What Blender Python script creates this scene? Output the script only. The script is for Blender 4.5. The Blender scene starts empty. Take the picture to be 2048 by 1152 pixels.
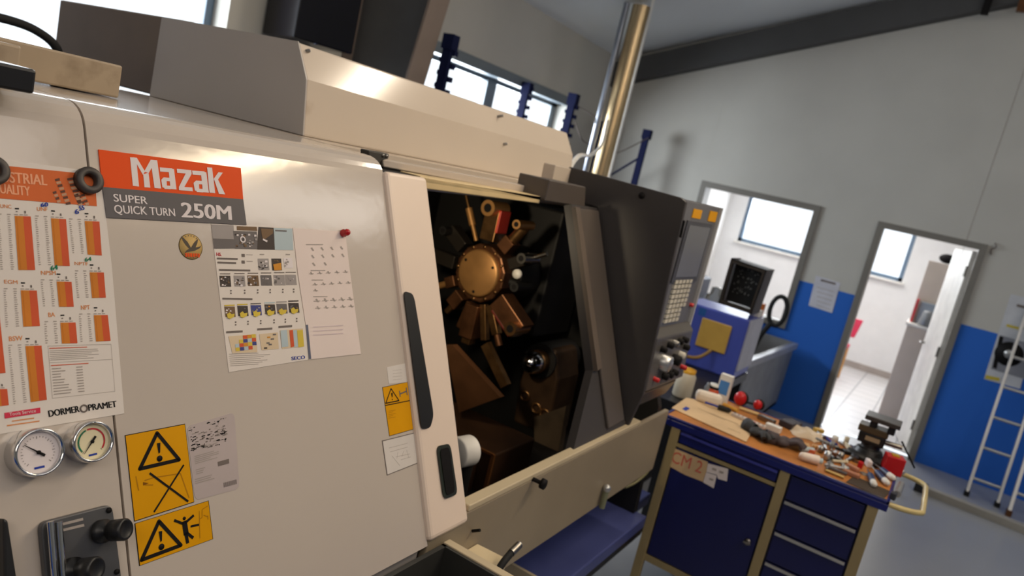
import bpy, bmesh, math, random
from mathutils import Vector, Matrix
sc = bpy.context.scene
col = sc.collection
R = math.radians
# ------------------------------------------------------------------ camera
CR = Vector((0.51838, -0.82479, 0.22586)); CU = Vector((0.02771, 0.28017, 0.95955)); CF = Vector((0.8547, 0.49115, -0.16809))
FPX = 1466.0; CAM = Vector((0, 0, 1.8964)); H0 = 1.8964
cd = bpy.data.cameras.new('camera'); cam = bpy.data.objects.new('camera', cd); col.objects.link(cam)
m3 = Matrix((CR, CU, -CF)).transposed()
cam.matrix_world = Matrix.Translation(CAM) @ m3.to_4x4()
cd.sensor_width = 36; cd.lens = 36 * FPX / 2048; cd.clip_start = .02
cd.dof.use_dof = True; cd.dof.focus_distance = 1.25; cd.dof.aperture_fstop = 4.5
sc.camera = cam
# ------------------------------------------------------------------ view, sky, lights
sc.view_settings.view_transform = 'Standard'; sc.view_settings.look = 'None'
sc.view_settings.gamma = 1; sc.view_settings.use_curve_mapping = False
sc.view_settings.exposure = 0.0
world = bpy.data.worlds.new('sky'); sc.world = world; world.use_nodes = True
bg = world.node_tree.nodes['Background']; bg.inputs[0].default_value = (.86, .93, 1, 1); bg.inputs[1].default_value = 1.7
def area(name, loc, target, sx, sy, power, color=(1, 1, 1)):
    l = bpy.data.lights.new(name, 'AREA'); l.shape = 'RECTANGLE'; l.size = sx; l.size_y = sy; l.energy = power; l.color = color
    o = bpy.data.objects.new(name, l); col.objects.link(o); o.location = loc
    d = Vector(target) - Vector(loc)
    o.rotation_euler = d.to_track_quat('-Z', 'Y').to_euler()
    return o
# daylight through the windows of the long wall and of the far room
area('daylight_high_window', (5.8, 4.35, 2.5), (6.0, 0, 2.4), 2.6, .9, 215, (.86, .93, 1))
area('daylight_tall_window', (2.3, 4.45, 2.5), (1.9, 0, 2.6), 1.4, 1.6, 85, (.88, .94, 1))
area('daylight_far_room', (12.9, 2.6, 2.2), (9, 2.0, .6), 1.2, 1.0, 90, (.9, .95, 1))
area('daylight_far_room', (12.9, 1.0, 2.2), (9, 1.0, .2), 1.1, 1.0, 90, (.9, .95, 1))
area('far_room_fill_light', (10.2, 1.5, 2.75), (10.2, 1.5, 0), 2.4, 2.2, 70, (1, .98, .95))  # fill added under the ceiling to brighten the far room
# added fill lights behind and above the camera, then the two batten lamps
area('hall_fill_light', (1.2, -2.2, 4.3), (1.8, 1.2, 1.2), 3.0, 1.2, 37, (1, .90, .82))
area('hall_fill_light', (-1.6, -.6, 3.4), (.8, 1.2, 1.2), 1.4, 1.0, 18, (1, .88, .76))
area('hall_fill_light', (5.5, -2.6, 4.6), (5.6, 0, 0), 2.4, .5, 24, (1, .93, .85))
area('batten_lamp_light', (2.62, -.42, 3.2), (1.6, 1.2, 1.4), 1.25,   .06, 21, (1, .80, .54))
area('second_batten_light', (3.79, .72, 4.0), (1.6, 1.5, 2.0), .85, .07, 22, (1, .86, .68))

# ------------------------------------------------------------------ materials
def s2l(c):
    c = c / 255
    return c / 12.92 if c <= .04045 else ((c + .055) / 1.055) ** 2.4
_m = {}
def P(name, rgb=(128, 128, 128), rough=.5, metal=0, var=.08, scale=6, bump=0, bscale=None, coat=0, dirt=None):
    if name in _m: return _m[name]
    m = bpy.data.materials.new(name); m.use_nodes = True; nt = m.node_tree; b = nt.nodes['Principled BSDF']
    c = [s2l(v) for v in rgb]
    tc = nt.nodes.new('ShaderNodeTexCoord'); nz = nt.nodes.new('ShaderNodeTexNoise'); nz.inputs['Scale'].default_value = scale; nz.inputs['Detail'].default_value = 4
    nt.links.new(tc.outputs['Object'], nz.inputs['Vector'])
    rp = nt.nodes.new('ShaderNodeValToRGB')
    rp.color_ramp.elements[0].color = [v * (1 - var) for v in c] + [1]; rp.color_ramp.elements[0].position = .35
    rp.color_ramp.elements[1].color = [min(1, v * (1 + var)) for v in c] + [1]; rp.color_ramp.elements[1].position = .65
    nt.links.new(nz.outputs['Fac'], rp.inputs[0]); out = rp.outputs[0]
    if dirt:
        dc = [s2l(v) for v in dirt[0]]
        n2 = nt.nodes.new('ShaderNodeTexNoise'); n2.inputs['Scale'].default_value = dirt[1]; n2.inputs['Detail'].default_value = 8
        nt.links.new(tc.outputs['Object'], n2.inputs['Vector'])
        r2 = nt.nodes.new('ShaderNodeValToRGB'); r2.color_ramp.elements[0].position = dirt[2]; r2.color_ramp.elements[1].position = dirt[2] + .12
        mx = nt.nodes.new('ShaderNodeMix'); mx.data_type = 'RGBA'
        nt.links.new(n2.outputs['Fac'], r2.inputs[0]); nt.links.new(r2.outputs[0], mx.inputs[0])
        nt.links.new(out, mx.inputs[6]); mx.inputs[7].default_value = dc + [1]; out = mx.outputs[2]
    nt.links.new(out, b.inputs['Base Color'])
    if any(k in name for k in ('print', 'chart', 'paper', 'sheet', 'rack', 'badge', 'ink', 'sticker')): b.inputs['Specular IOR Level'].default_value = .15
    b.inputs['Roughness'].default_value = rough; b.inputs['Metallic'].default_value = metal
    if coat: b.inputs['Coat Weight'].default_value = coat
    if bump:
        bp = nt.nodes.new('ShaderNodeBump'); bp.inputs['Strength'].default_value = bump; bp.inputs['Distance'].default_value = .01
        n3 = nt.nodes.new('ShaderNodeTexNoise'); n3.inputs['Scale'].default_value = bscale or scale * 6
        nt.links.new(tc.outputs['Object'], n3.inputs['Vector']); nt.links.new(n3.outputs['Fac'], bp.inputs['Height']); nt.links.new(bp.outputs[0], b.inputs['Normal'])
    _m[name] = m; return m
def glass(name, tint=(1, 1, 1)):
    if name in _m: return _m[name]
    m = bpy.data.materials.new(name); m.use_nodes = True; nt = m.node_tree; nt.nodes.clear()
    o = nt.nodes.new('ShaderNodeOutputMaterial'); t = nt.nodes.new('ShaderNodeBsdfTransparent'); t.inputs[0].default_value = (*tint, 1)
    g = nt.nodes.new('ShaderNodeBsdfGlossy'); g.inputs['Roughness'].default_value = .03; lw = nt.nodes.new('ShaderNodeLayerWeight'); pw = nt.nodes.new('ShaderNodeMath'); pw.operation = 'POWER'; pw.inputs[1].default_value = 5; nt.links.new(lw.outputs['Facing'], pw.inputs[0]); f = nt.nodes.new('ShaderNodeMath'); f.operation = 'MULTIPLY_ADD'; f.inputs[1].default_value = .7; f.inputs[2].default_value = .04; nt.links.new(pw.outputs[0], f.inputs[0])
    mx = nt.nodes.new('ShaderNodeMixShader'); nt.links.new(f.outputs[0], mx.inputs[0]); nt.links.new(t.outputs[0], mx.inputs[1]); nt.links.new(g.outputs[0], mx.inputs[2]); nt.links.new(mx.outputs[0], o.inputs[0])
    _m[name] = m; return m
def emit(name, rgb, s):
    if name in _m: return _m[name]
    m = bpy.data.materials.new(name); m.use_nodes = True; b = m.node_tree.nodes['Principled BSDF']
    b.inputs['Emission Color'].default_value = (*rgb, 1); b.inputs['Emission Strength'].default_value = s; b.inputs['Base Color'].default_value = (*rgb, 1)
    _m[name] = m; return m
def wallmat():
    m = P('painted_wall', (192, 190, 182), .8, 0, .03, 2, .08, 60); nt = m.node_tree; b = nt.nodes['Principled BSDF']
    if 'dado' in nt.nodes: return m
    ge = nt.nodes.new('ShaderNodeNewGeometry'); sp = nt.nodes.new('ShaderNodeSeparateXYZ'); gt = nt.nodes.new('ShaderNodeMath'); gt.name = 'dado'; gt.operation = 'LESS_THAN'; gt.inputs[1].default_value = 1.378
    nt.links.new(ge.outputs['Position'], sp.inputs[0]); nt.links.new(sp.outputs[2], gt.inputs[0])
    l = b.inputs['Base Color'].links[0].from_socket; mx = nt.nodes.new('ShaderNodeMix'); mx.data_type = 'RGBA'
    nt.links.new(gt.outputs[0], mx.inputs[0]); nt.links.new(l, mx.inputs[6]); mx.inputs[7].default_value = (s2l(32), s2l(100), s2l(196), 1); nt.links.new(mx.outputs[2], b.inputs['Base Color'])
    return m
def tilemat():
    if 'tiles' in _m: return _m['tiles']
    m = bpy.data.materials.new('floor_tiles'); m.use_nodes = True; nt = m.node_tree; b = nt.nodes['Principled BSDF']
    tc = nt.nodes.new('ShaderNodeTexCoord'); br = nt.nodes.new('ShaderNodeTexBrick'); br.offset = 0
    br.inputs['Color1'].default_value = (.62, .6, .6, 1); br.inputs['Color2'].default_value = (.66, .64, .63, 1); br.inputs['Mortar'].default_value = (.3, .3, .31, 1)
    br.inputs['Scale'].default_value = 1; br.inputs['Brick Width'].default_value = .33; br.inputs['Row Height'].default_value = .33; br.inputs['Mortar Size'].default_value = .008
    nt.links.new(tc.outputs['Object'], br.inputs[0]); nt.links.new(br.outputs[0], b.inputs['Base Color']); b.inputs['Roughness'].default_value = .35
    _m['tiles'] = m; return m

# ------------------------------------------------------------------ geometry from sight lines onto real planes
def ray(px, py): return CF * FPX + CR * (px - 1024) - CU * (py - 576)
def ON(px, py, ax, v):
    d = ray(px, py); i = 'xyz'.index(ax); return CAM + d * ((v - CAM[i]) / d[i])
Y0, K = 1.2, .44                      # the machine's leaning front: y = Y0 - K (H0 - z)
NL = Vector((0, -1, K)).normalized(); UL = Vector((0, K, 1)).normalized()
def LP(px, py, off=0):
    d = ray(px, py); return CAM + d * (Y0 / (d.y - K * d.z)) + NL * off
def LY(z): return Y0 - K * (H0 - z)
class MB:
    def __init__(s): s.v = []; s.f = []; s.mi = []; s.ms = []; s.sm = []
    def _m(s, m):
        if m not in s.ms: s.ms.append(m)
        return s.ms.index(m)
    def add(s, vs, fs, m, smooth=False):
        b = len(s.v); s.v += [Vector(v) for v in vs]; k = s._m(m)
        for f in fs: s.f.append([b + i for i in f]); s.mi.append(k); s.sm.append(smooth)
        return s
    def box(s, c, d, m, rot=None):
        c = Vector(c); x, y, z = [a / 2 for a in d]
        vs = [Vector((i * x, j * y, k * z)) for i in (-1, 1) for j in (-1, 1) for k in (-1, 1)]
        if rot is not None: vs = [rot @ v for v in vs]
        return s.add([c + v for v in vs], [(0, 1, 3, 2), (4, 6, 7, 5), (0, 4, 5, 1), (2, 3, 7, 6), (0, 2, 6, 4), (1, 5, 7, 3)], m)
    def b2(s, a, b, m): # box from min and max corners
        a = Vector(a); b = Vector(b); return s.box((a + b) / 2, b - a, m)
    def quad(s, ps, m): return s.add(ps, [tuple(range(len(ps)))], m)
    def plate(s, ps, n, m): # prism: polygon ps and its copy moved by n
        n = Vector(n); k = len(ps); ps = [Vector(p) for p in ps]
        return s.add(ps + [p + n for p in ps], [tuple(range(k)), tuple(range(2 * k - 1, k - 1, -1))] + [(i, i + k, (i + 1) % k + k, (i + 1) % k) for i in range(k)], m)
    def cyl(s, a, b, r, m, r2=None, n=20, caps=True, smooth=True):
        a = Vector(a); b = Vector(b); r2 = r if r2 is None else r2; d = (b - a).normalized()
        t = d.orthogonal().normalized(); w = d.cross(t); vs = []
        for i in range(n):
            e = t * math.cos(2 * math.pi * i / n) + w * math.sin(2 * math.pi * i / n); vs += [a + e * r, b + e * r2]
        s.add(vs, [(2 * i, 2 * i + 1, (2 * i + 3) % (2 * n), (2 * i + 2) % (2 * n)) for i in range(n)], m, smooth)
        if caps: s.add(vs[0::2], [tuple(range(n))], m); s.add(vs[1::2], [tuple(range(n - 1, -1, -1))], m)
        return s
    def lathe(s, base, axis, prof, m, n=24, smooth=True):
        base = Vector(base); d = Vector(axis).normalized(); t = d.orthogonal().normalized(); w = d.cross(t); vs = []; k = len(prof)
        for i in range(n):
            e = t * math.cos(2 * math.pi * i / n) + w * math.sin(2 * math.pi * i / n)
            vs += [base + d * h + e * r for h, r in prof]
        return s.add(vs, [(i * k + j, i * k + j + 1, ((i + 1) % n) * k + j + 1, ((i + 1) % n) * k + j) for i in range(n) for j in range(k - 1)], m, smooth)
    def torus(s, c, axis, R_, r, m, n=32, k=12, sc_=None):
        prof = [(r * math.sin(2 * math.pi * j / k), R_ + r * math.cos(2 * math.pi * j / k)) for j in range(k + 1)]
        return s.lathe(c, axis, prof, m, n)
    def ball(s, c, r, m, n=16, sq=(1, 1, 1)):
        vs = []; fs = []; k = n // 2
        for j in range(k + 1):
            for i in range(n):
                a = math.pi * j / k; b = 2 * math.pi * i / n
                vs.append(Vector(c) + Vector((math.sin(a) * math.cos(b) * r * sq[0], math.sin(a) * math.sin(b) * r * sq[1], math.cos(a) * r * sq[2])))
        for j in range(k):
            for i in range(n): fs.append((j * n + i, (j + 1) * n + i, (j + 1) * n + (i + 1) % n, j * n + (i + 1) % n))
        return s.add(vs, fs, m, True)
    def tube(s, pts, r, m, n=10, sub=6):
        ps = [Vector(p) for p in pts]
        if sub > 1 and len(ps) > 2:
            q = [ps[0]] + ps + [ps[-1]]; o = []
            for i in range(1, len(q) - 2):
                for t in range(sub):
                    u = t / sub; a, b, c, d = q[i - 1:i + 3]
                    o.append(.5 * ((2 * b) + (c - a) * u + (2 * a - 5 * b + 4 * c - d) * u * u + (3 * b - a - 3 * c + d) * u ** 3))
            ps = o + [ps[-1]]
        vs = []; t0 = None
        for i, p in enumerate(ps):
            d = (ps[min(i + 1, len(ps) - 1)] - ps[max(i - 1, 0)]).normalized()
            t = d.orthogonal().normalized() if t0 is None else (t0 - d * t0.dot(d)).normalized(); t0 = t; w = d.cross(t)
            vs += [p + (t * math.cos(2 * math.pi * j / n) + w * math.sin(2 * math.pi * j / n)) * r for j in range(n)]
        L = len(ps)
        s.add(vs, [(i * n + j, i * n + (j + 1) % n, (i + 1) * n + (j + 1) % n, (i + 1) * n + j) for i in range(L - 1) for j in range(n)], m, True)
        s.add(vs[:n], [tuple(range(n - 1, -1, -1))], m); s.add(vs[-n:], [tuple(range(n))], m); return s
    def text(s, st, bl, br, tl, m, bold=0):
        vs, fs = glyphs(st, 0); bl = Vector(bl); u = Vector(br) - bl; w = Vector(tl) - bl; nn_ = u.cross(w).normalized() * .00002
        for k in ((-2, -1, 0, 1, 2) if bold else (0,)):
            b0 = bl + u.normalized() * (w.length * min(bold, .03) * 1.1 * k) + nn_ * k
            s.add([b0 + u * x + w * y for x, y in vs], fs, m)
        return s
    def build(s, name, parent=None, bevel=0, seg=2, origin=None, kind=None, fix=True):
        po = ORG.get(parent, Vector((0, 0, 0)))
        if origin is None:
            if parent is None:
                xs = [v.x for v in s.v]; ys = [v.y for v in s.v]; zs = [v.z for v in s.v]
                origin = Vector(((min(xs) + max(xs)) / 2, (min(ys) + max(ys)) / 2, min(zs)))
            else: origin = po
        origin = Vector(origin)
        me = bpy.data.meshes.new(name); me.from_pydata([v - origin for v in s.v], [], s.f)
        for m in s.ms: me.materials.append(m)
        me.polygons.foreach_set('material_index', s.mi); me.polygons.foreach_set('use_smooth', s.sm)
        if fix:
            bm = bmesh.new(); bm.from_mesh(me); bmesh.ops.recalc_face_normals(bm, faces=bm.faces); bm.to_mesh(me); bm.free()
        me.update(); o = bpy.data.objects.new(name, me); col.objects.link(o); o.location = origin - po if parent else origin
        if parent: o.parent = parent
        ORG[o] = origin
        if bevel:
            b = o.modifiers.new('bevel', 'BEVEL'); b.width = bevel; b.segments = seg; b.limit_method = 'ANGLE'; b.angle_limit = R(35)
        if kind: o['kind'] = kind
        return o
ORG = {}
_g = {}
def glyphs(st, bold):
    if (st, bold) in _g: return _g[(st, bold)]
    cu = bpy.data.curves.new('t', 'FONT'); cu.body = st; cu.offset = bold; cu.resolution_u = 3
    o = bpy.data.objects.new('t', cu); me = bpy.data.meshes.new_from_object(o)
    xs = [v.co.x for v in me.vertices]; ys = [v.co.y for v in me.vertices]
    x0, x1, y0, y1 = min(xs), max(xs), min(0, min(ys)) * 0, max(ys)
    vs = [((v.co.x - x0) / (x1 - x0), (v.co.y - y0) / (y1 - y0)) for v in me.vertices]; fs = [tuple(p.vertices) for p in me.polygons]
    bpy.data.objects.remove(o); bpy.data.curves.remove(cu); bpy.data.meshes.remove(me)
    _g[(st, bold)] = (vs, fs); return vs, fs
def tag(o, label, cat, group=None):
    o['label'] = label; o['category'] = cat
    if group: o['group'] = group
    return o
def thing(name, loc, label, cat, group=None):
    o = bpy.data.objects.new(name, None); col.objects.link(o); o.location = loc; o.empty_display_size = .1; ORG[o] = Vector(loc)
    return tag(o, label, cat, group)
def lerp(a, b, t): return a + (b - a) * t
class Q: # four corners tl,tr,br,bl -> bilinear point
    def __init__(s, tl, tr, br, bl, n=NL): s.c = (tl, tr, br, bl); s.n = Vector(n)
    def p(s, u, v, off=0): # u right, v down
        tl, tr, br, bl = s.c; return lerp(lerp(tl, tr, u), lerp(bl, br, u), v) + s.n * off
    def rect(s, mb, u0, v0, u1, v1, m, off): mb.quad([s.p(u0, v0, off), s.p(u1, v0, off), s.p(u1, v1, off), s.p(u0, v1, off)], m)
    def lines(s, mb, u0, v0, u1, v1, n, m, off, fill=.45, rnd=None):
        r = rnd or random
        for i in range(n):
            v = v0 + (v1 - v0) * i / n; h = (v1 - v0) / n * fill; ue = u0 + (u1 - u0) * r.uniform(.6, 1)
            s.rect(mb, u0, v, ue, v + h, m, off)
random.seed(7)
# ------------------------------------------------------------------ palette
cover = P('lathe_cover_paint', (196, 184, 172), .13, 0, .02, 1.5, .02, 40)
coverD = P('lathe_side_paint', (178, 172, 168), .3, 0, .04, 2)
hoodp = P('lathe_hood_paint', (204, 190, 174), .16, 0, .03, 1.5, dirt=((150, 125, 95), 3.0, .66))
doorp = P('lathe_door_paint', (232, 212, 194), .4, 0, .02, 2)
apronp = P('lathe_apron_paint', (150, 136, 114), .42, 0, .06, 2.5, dirt=((110, 95, 75), 3, .68))
darkp = P('pendant_dark_paint', (62, 58, 57), .45, 0, .05, 3)
postp = P('door_post_paint', (84, 76, 70), .4, 0, .06, 4)
black = P('black_plastic', (22, 22, 23), .4, 0, .1)
rubber = P('black_rubber', (16, 16, 16), .75)
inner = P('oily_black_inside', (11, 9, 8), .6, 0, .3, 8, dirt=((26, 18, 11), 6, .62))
steel = P('steel', (150, 146, 140), .3, 1, .1, 12)
oilsteel = P('oily_tool_steel', (150, 112, 72), .33, .9, .3, 18)
rust = P('brown_steel', (112, 74, 48), .4, .7, .3, 12)
brass = P('turret_face_steel', (190, 140, 84), .42, .55, .12, 10)
chrome = P('chrome', (215, 215, 215), .1, 1, .02)
alu = P('aluminium', (190, 190, 188), .35, .8, .05)
white = P('white_plastic', (226, 222, 214), .5)
paper = P('paper', (222, 213, 204), .75, 0, .02, 3)
paperc = P('paper_cool', (226, 216, 214), .7, 0, .02, 3)
ink = P('black_ink', (24, 22, 22), .6)
grayink = P('grey_ink', (166, 156, 148), .7)
midink = P('dark_grey_ink', (116, 106, 100), .7)
redink = P('red_ink', (196, 40, 52), .6)
orange = P('orange_print', (226, 76, 4), .5, 0, .02)
chartor = P('chart_orange', (204, 124, 46), .6)
chartred = P('chart_red', (204, 88, 54), .6)
chartband = P('chart_band_orange', (206, 102, 52), .55, 0, .06)
yellow = P('yellow_sticker', (222, 156, 2), .45, 0, .04)
badgegray = P('badge_grey', (92, 88, 90), .42, 0, .03)
blueink = P('blue_ink', (40, 60, 150), .6)
greenink = P('green_ink', (30, 120, 84), .6)
cream = P('cream_paint', (196, 180, 150), .5, 0, .06, 3, dirt=((110, 95, 70), 5, .66))
beige = P('beige_paint', (150, 134, 96), .45, 0, .05)
cartblue = P('cart_blue', (18, 28, 104), .32, 0, .05)
cartdoor = P('cart_dark_blue', (9, 17, 78), .4, 0, .05)
tankblue = P('tank_blue', (74, 82, 136), .35, 0, .08, 4)
wood = P('worktop_wood', (176, 112, 52), .5, 0, .2, 9)
card = P('cardboard', (208, 176, 134), .75, 0, .08, 5)
framegray = P('door_frame_grey', (122, 118, 110), .5, 0, .03)
beamgray = P('beam_grey', (72, 72, 72), .6, 0, .04)
frameblue = P('window_frame_bluegrey', (98, 118, 138), .45, 0, .03)
framedark = P('window_frame_grey', (112, 122, 130), .45, 0, .03)
rackblue = P('rack_blue', (16, 22, 56), .8, 0, .08)
floorm = P('epoxy_floor', (156, 158, 162), .28, 0, .05, 1.2, dirt=((136, 134, 134), 1.2, .6))
roomwall = P('far_room_wall', (225, 224, 222), .85, 0, .02)
ceilm = P('ceiling_panels', (232, 235, 236), .8, 0, .02, 2)
red = P('red_plastic', (190, 18, 24), .35)
beech = P('beige_laminate', (196, 182, 168), .5, 0, .03)
galv = P('galvanised_grey', (132, 134, 136), .45, .35, .12, 5)
pane = glass('window_glass')

# ------------------------------------------------------------------ SETTING
XW, YW = 7.925, 3.855
SL = .335
def cz(y): return 3.285 + SL * (YW - y)
YB, XL = -5.0, -3.5
MB().quad([(XL, YB, 0), (XW + .1, YB, 0), (XW + .1, YW, 0), (XL, YW, 0)], floorm).build('floor', kind='structure')
w = wallmat()
mb = MB() # end wall with two openings, built as slabs
d1 = (1.335, 2.475, .0, 2.09); d2 = (-.135, .685, 0, 2.075)
def slabx(mb, y0, y1, z0, z1): mb.b2((XW, y0, z0), (XW + .16, y1, z1), w)
slabx(mb, YB, d2[0], 0, 2.6); slabx(mb, d2[1], d1[0], 0, 2.6); slabx(mb, d1[1], YW + .2, 0, 2.6)
slabx(mb, d2[0], d2[1], d2[3], 2.6); slabx(mb, d1[0], d1[1], d1[3], 2.6); slabx(mb, d1[0], d1[1], 0, .85)
mb.plate([(XW, YB, 2.6), (XW, YW + .2, 2.6), (XW, YW + .2, cz(YW + .2)), (XW, YB, cz(YB))], (.16, 0, 0), w)
mb.build('wall_end', kind='structure')
mb = MB() # window wall
W1 = (.7, 2.80, 1.55, 2.95); W2 = (4.3, 6.98, 1.9, 2.63)
def slaby(x0, x1, z0, z1): mb.b2((x0, YW, z0), (x1, YW + .25, z1), w)
slaby(XL, W1[0], 0, 3.3); slaby(W1[1], W2[0], 0, 3.3); slaby(W2[1], XW, 0, 3.3)
slaby(W1[0], W1[1], 0, W1[2]); slaby(W1[0], W1[1], W1[3], 3.3); slaby(W2[0], W2[1], 0, W2[2]); slaby(W2[0], W2[1], W2[3], 3.3)
mb.build('wall_window_side', kind='structure')
MB().b2((XL - .1, YB, 0), (XL, YW, 6.4), w).build('wall_left', kind='structure')
MB().b2((XL, YB - .1, 0), (XW, YB, 6.4), w).build('wall_back', kind='structure')
MB().plate([(XL, YB, cz(YB)), (XL, YW + .2, cz(YW + .2)), (XW + .16, YW + .2, cz(YW + .2)), (XW + .16, YB, cz(YB))], (0, 0, .12), ceilm).build('ceiling', kind='structure')
# roof beam along the end wall
a = [ON(1258, 167, 'x', XW - .12), ON(2048, 8, 'x', XW - .12), ON(1810, 0, 'x', XW - .12), ON(1275, 115, 'x', XW - .12)]
yb = [YW, -3.5]
lo = lambda y: 3.02 + .34 * (3.67 - y)
MB().plate([(XW - .14, y, z) for y, z in ((YW, lo(YW)), (-3.5, lo(-3.5)), (-3.5, lo(-3.5) + .3), (YW, lo(YW) + .26))], (.14, 0, 0), beamgray).build('trim_1', kind='structure')
mb = MB(); p = ON(1972, 18, 'x', XW - .15); mb.b2(p - Vector((.03, .03, .05)), p + Vector((.02, .03, .3)), ink)
mb.build('trim_2', kind='structure')
mb = MB(); p = ON(2044, 10, 'x', XW - .15); mb.b2(p - Vector((.03, .06, .06)), p + Vector((.02, .03, .3)), rust)
mb.build('trim_3', kind='structure')
# vertical joint of the wall boards
mb = MB(); p = ON(1960, 400, 'x', XW); mb.b2((XW - .002, p.y - .002, 1.9), (XW, p.y + .001, 3.9), grayink); mb.build('trim_4', kind='structure')
p = ON(1440, 230, 'x', XW); mb = MB(); mb.b2((XW - .001, p.y - .001, 2.2), (XW, p.y + .001, 3.5), w); mb.build('trim_5', kind='structure')
def frame(name, y0, y1, z0, z1, wd, x0, x1, m, bottom=False):
    y0 += .004; y1 -= .004; z1 -= .004; z0 += .004 if bottom else 0
    mb = MB(); mb.b2((x0, y0 - wd, z0), (x1, y0, z1 + wd), m); mb.b2((x0, y1, z0), (x1, y1 + wd, z1 + wd), m); mb.b2((x0, y0, z1), (x1, y1, z1 + wd), m)
    if bottom: mb.b2((x0, y0, z0), (x1, y1, z0 + wd), m)
    return mb.build(name, kind='structure', bevel=.003)
frame('door_1_frame', d2[0], d2[1], 0, d2[3], .058, XW - .025, XW + .17, framegray).name = 'door_1'
frame('window_3', d1[0], d1[1], .85, d1[3], .063, XW - .025, XW + .17, framegray, True)
# windows of the long wall
def win_y(name, W, muls, fw, m, y=YW + .14):
    x0, x1, z0, z1 = W; mb = MB()
    mb.b2((x0, y, z0), (x0 + fw, y + .06, z1), m); mb.b2((x1 - fw, y, z0), (x1, y + .06, z1), m); mb.b2((x0, y, z0), (x1, y + .06, z0 + fw), m); mb.b2((x0, y, z1 - fw), (x1, y + .06, z1), m)
    for q in muls: mb.b2((q - fw * .8, y - .01, z0), (q + fw * .8, y + .07, z1), m)
    f = mb.build(name, kind='structure', bevel=.004)
    MB().b2((x0 + .01, y + .025, z0 + .01), (x1 - .01, y + .03, z1 - .01), pane).build('glass_pane', f); return f
f = win_y('window_1', W1, (1.0,), .05, frameblue)
f = win_y('window_2', W2, (5.72,), .095, framedark)
MB().b2((W2[0], YW - .02, W2[3] - .06), (W2[1] + .1, YW + .14, W2[3] + .03), framedark).build('trim_6', kind='structure', bevel=.004)
# portal column by the window wall: web seen side on, with two flanges
mb = MB(); xc = 3.80
mb.plate([(xc, 3.84, 0), (xc, 3.84, cz(3.84)), (xc, 3.10, cz(3.10)), (xc, 3.27, 2.2), (xc, 3.3, 0)], (.012, 0, 0), P('column_grey', (96, 98, 100), .5, 0, .05))
fl = P('column_flange', (132, 118, 108), .5, 0, .05)
mb.b2((xc - .09, 3.84, 0), (xc + .09, 3.855, cz(3.84)), fl)
mb.plate([(xc - .09, 3.3, 0), (xc - .09, 3.27, 2.2), (xc - .09, 3.10, cz(3.10)), (xc - .09, 3.08, cz(3.10)), (xc - .09, 3.25, 2.2), (xc - .09, 3.28, 0)], (.18, 0, 0), fl)
mb.build('trim_7', kind='structure')
# far room
mb = MB(); X2 = 12.35
mb.quad([(XW + .16, -.6, 0), (X2, -.6, 0), (X2, 3.4, 0), (XW + .16, 3.4, 0)], tilemat()); mb.build('floor_far_room', kind='structure', origin=(0, 0, 0)).location.z = .002
wf = [(2.0, 3.12, 1.45, 2.3), (.6, 1.75, 1.45, 2.3)]
mb = MB(); T = .15
def sx(y0, y1, z0, z1): mb.b2((X2, y0, z0), (X2 + T, y1, z1), roomwall)
sx(-.6, .6, 0, 2.8); sx(1.75, 2.0, 0, 2.8); sx(3.12, 3.5, 0, 2.8)
for y0, y1, z0, z1 in wf: sx(y0, y1, 0, z0); sx(y0, y1, z1, 2.8)
mb.build('wall_far_room', kind='structure')
MB().b2((XW + .16, 3.4, 0), (X2, 3.5, 2.8), roomwall).build('wall_far_room_left', kind='structure')
MB().b2((XW + .16, -.7, 0), (X2, -.6, 2.8), roomwall).build('wall_far_room_right', kind='structure')
MB().b2((XW + .16, -.7, 2.8), (X2 + .15, 3.5, 2.9), roomwall).build('ceiling_far_room', kind='structure')
MB().b2((X2 - .015, .3, 0), (X2, 3.4, .1), grayink).build('baseboard_far_room', kind='structure')
for i, (y0, y1, z0, z1) in enumerate(wf):
    mb = MB(); q = .06
    for a, b in (((y0, z0), (y0 + q, z1)), ((y1 - q, z0), (y1, z1)), ((y0, z0), (y1, z0 + q)), ((y0, z1 - q), (y1, z1))): mb.b2((X2 + .04, a[0], a[1]), (X2 + .1, b[0], b[1]), frameblue)
    f = mb.build('window_%d' % (4 + i), kind='structure', bevel=.003)
    MB().b2((X2 + .065, y0 + .02, z0 + .02), (X2 + .07, y1 - .02, z1 - .02), pane).build('glass_pane', f)
    MB().b2((X2 - .08, y0 - .03, z0 - .03), (X2 + .03, y1 + .03, z0), white).build('window_sill', f)
# open door leaf of the far room
t = MB(); hinge = Vector((XW + .17, -.13, 0)); tip = Vector((XW + .98, .02, 0)); dv = (tip - hinge); nn = Vector((-dv.y, dv.x, 0)).normalized() * .04
t.plate([hinge + Vector((0, 0, .01)), tip + Vector((0, 0, .01)), tip + Vector((0, 0, 2.05)), hinge + Vector((0, 0, 2.05))], nn, white)
dl = t.build('door_2', kind='structure', bevel=.004)
hb = hinge.lerp(tip, .9) + Vector((0, 0, 1.03)) + nn
MB().cyl(hb, hb + nn.normalized() * .05, .011, steel).cyl(hb + nn.normalized() * .05, hb + nn.normalized() * .05 - dv.normalized() * .11, .009, steel).build('door_handle', dl)
for z in (.25, 1.0, 1.8): MB().cyl(hinge + Vector((-.005, .045, z)), hinge + Vector((-.005, .045, z + .1)), .01, steel).build('hinge', dl)

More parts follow.
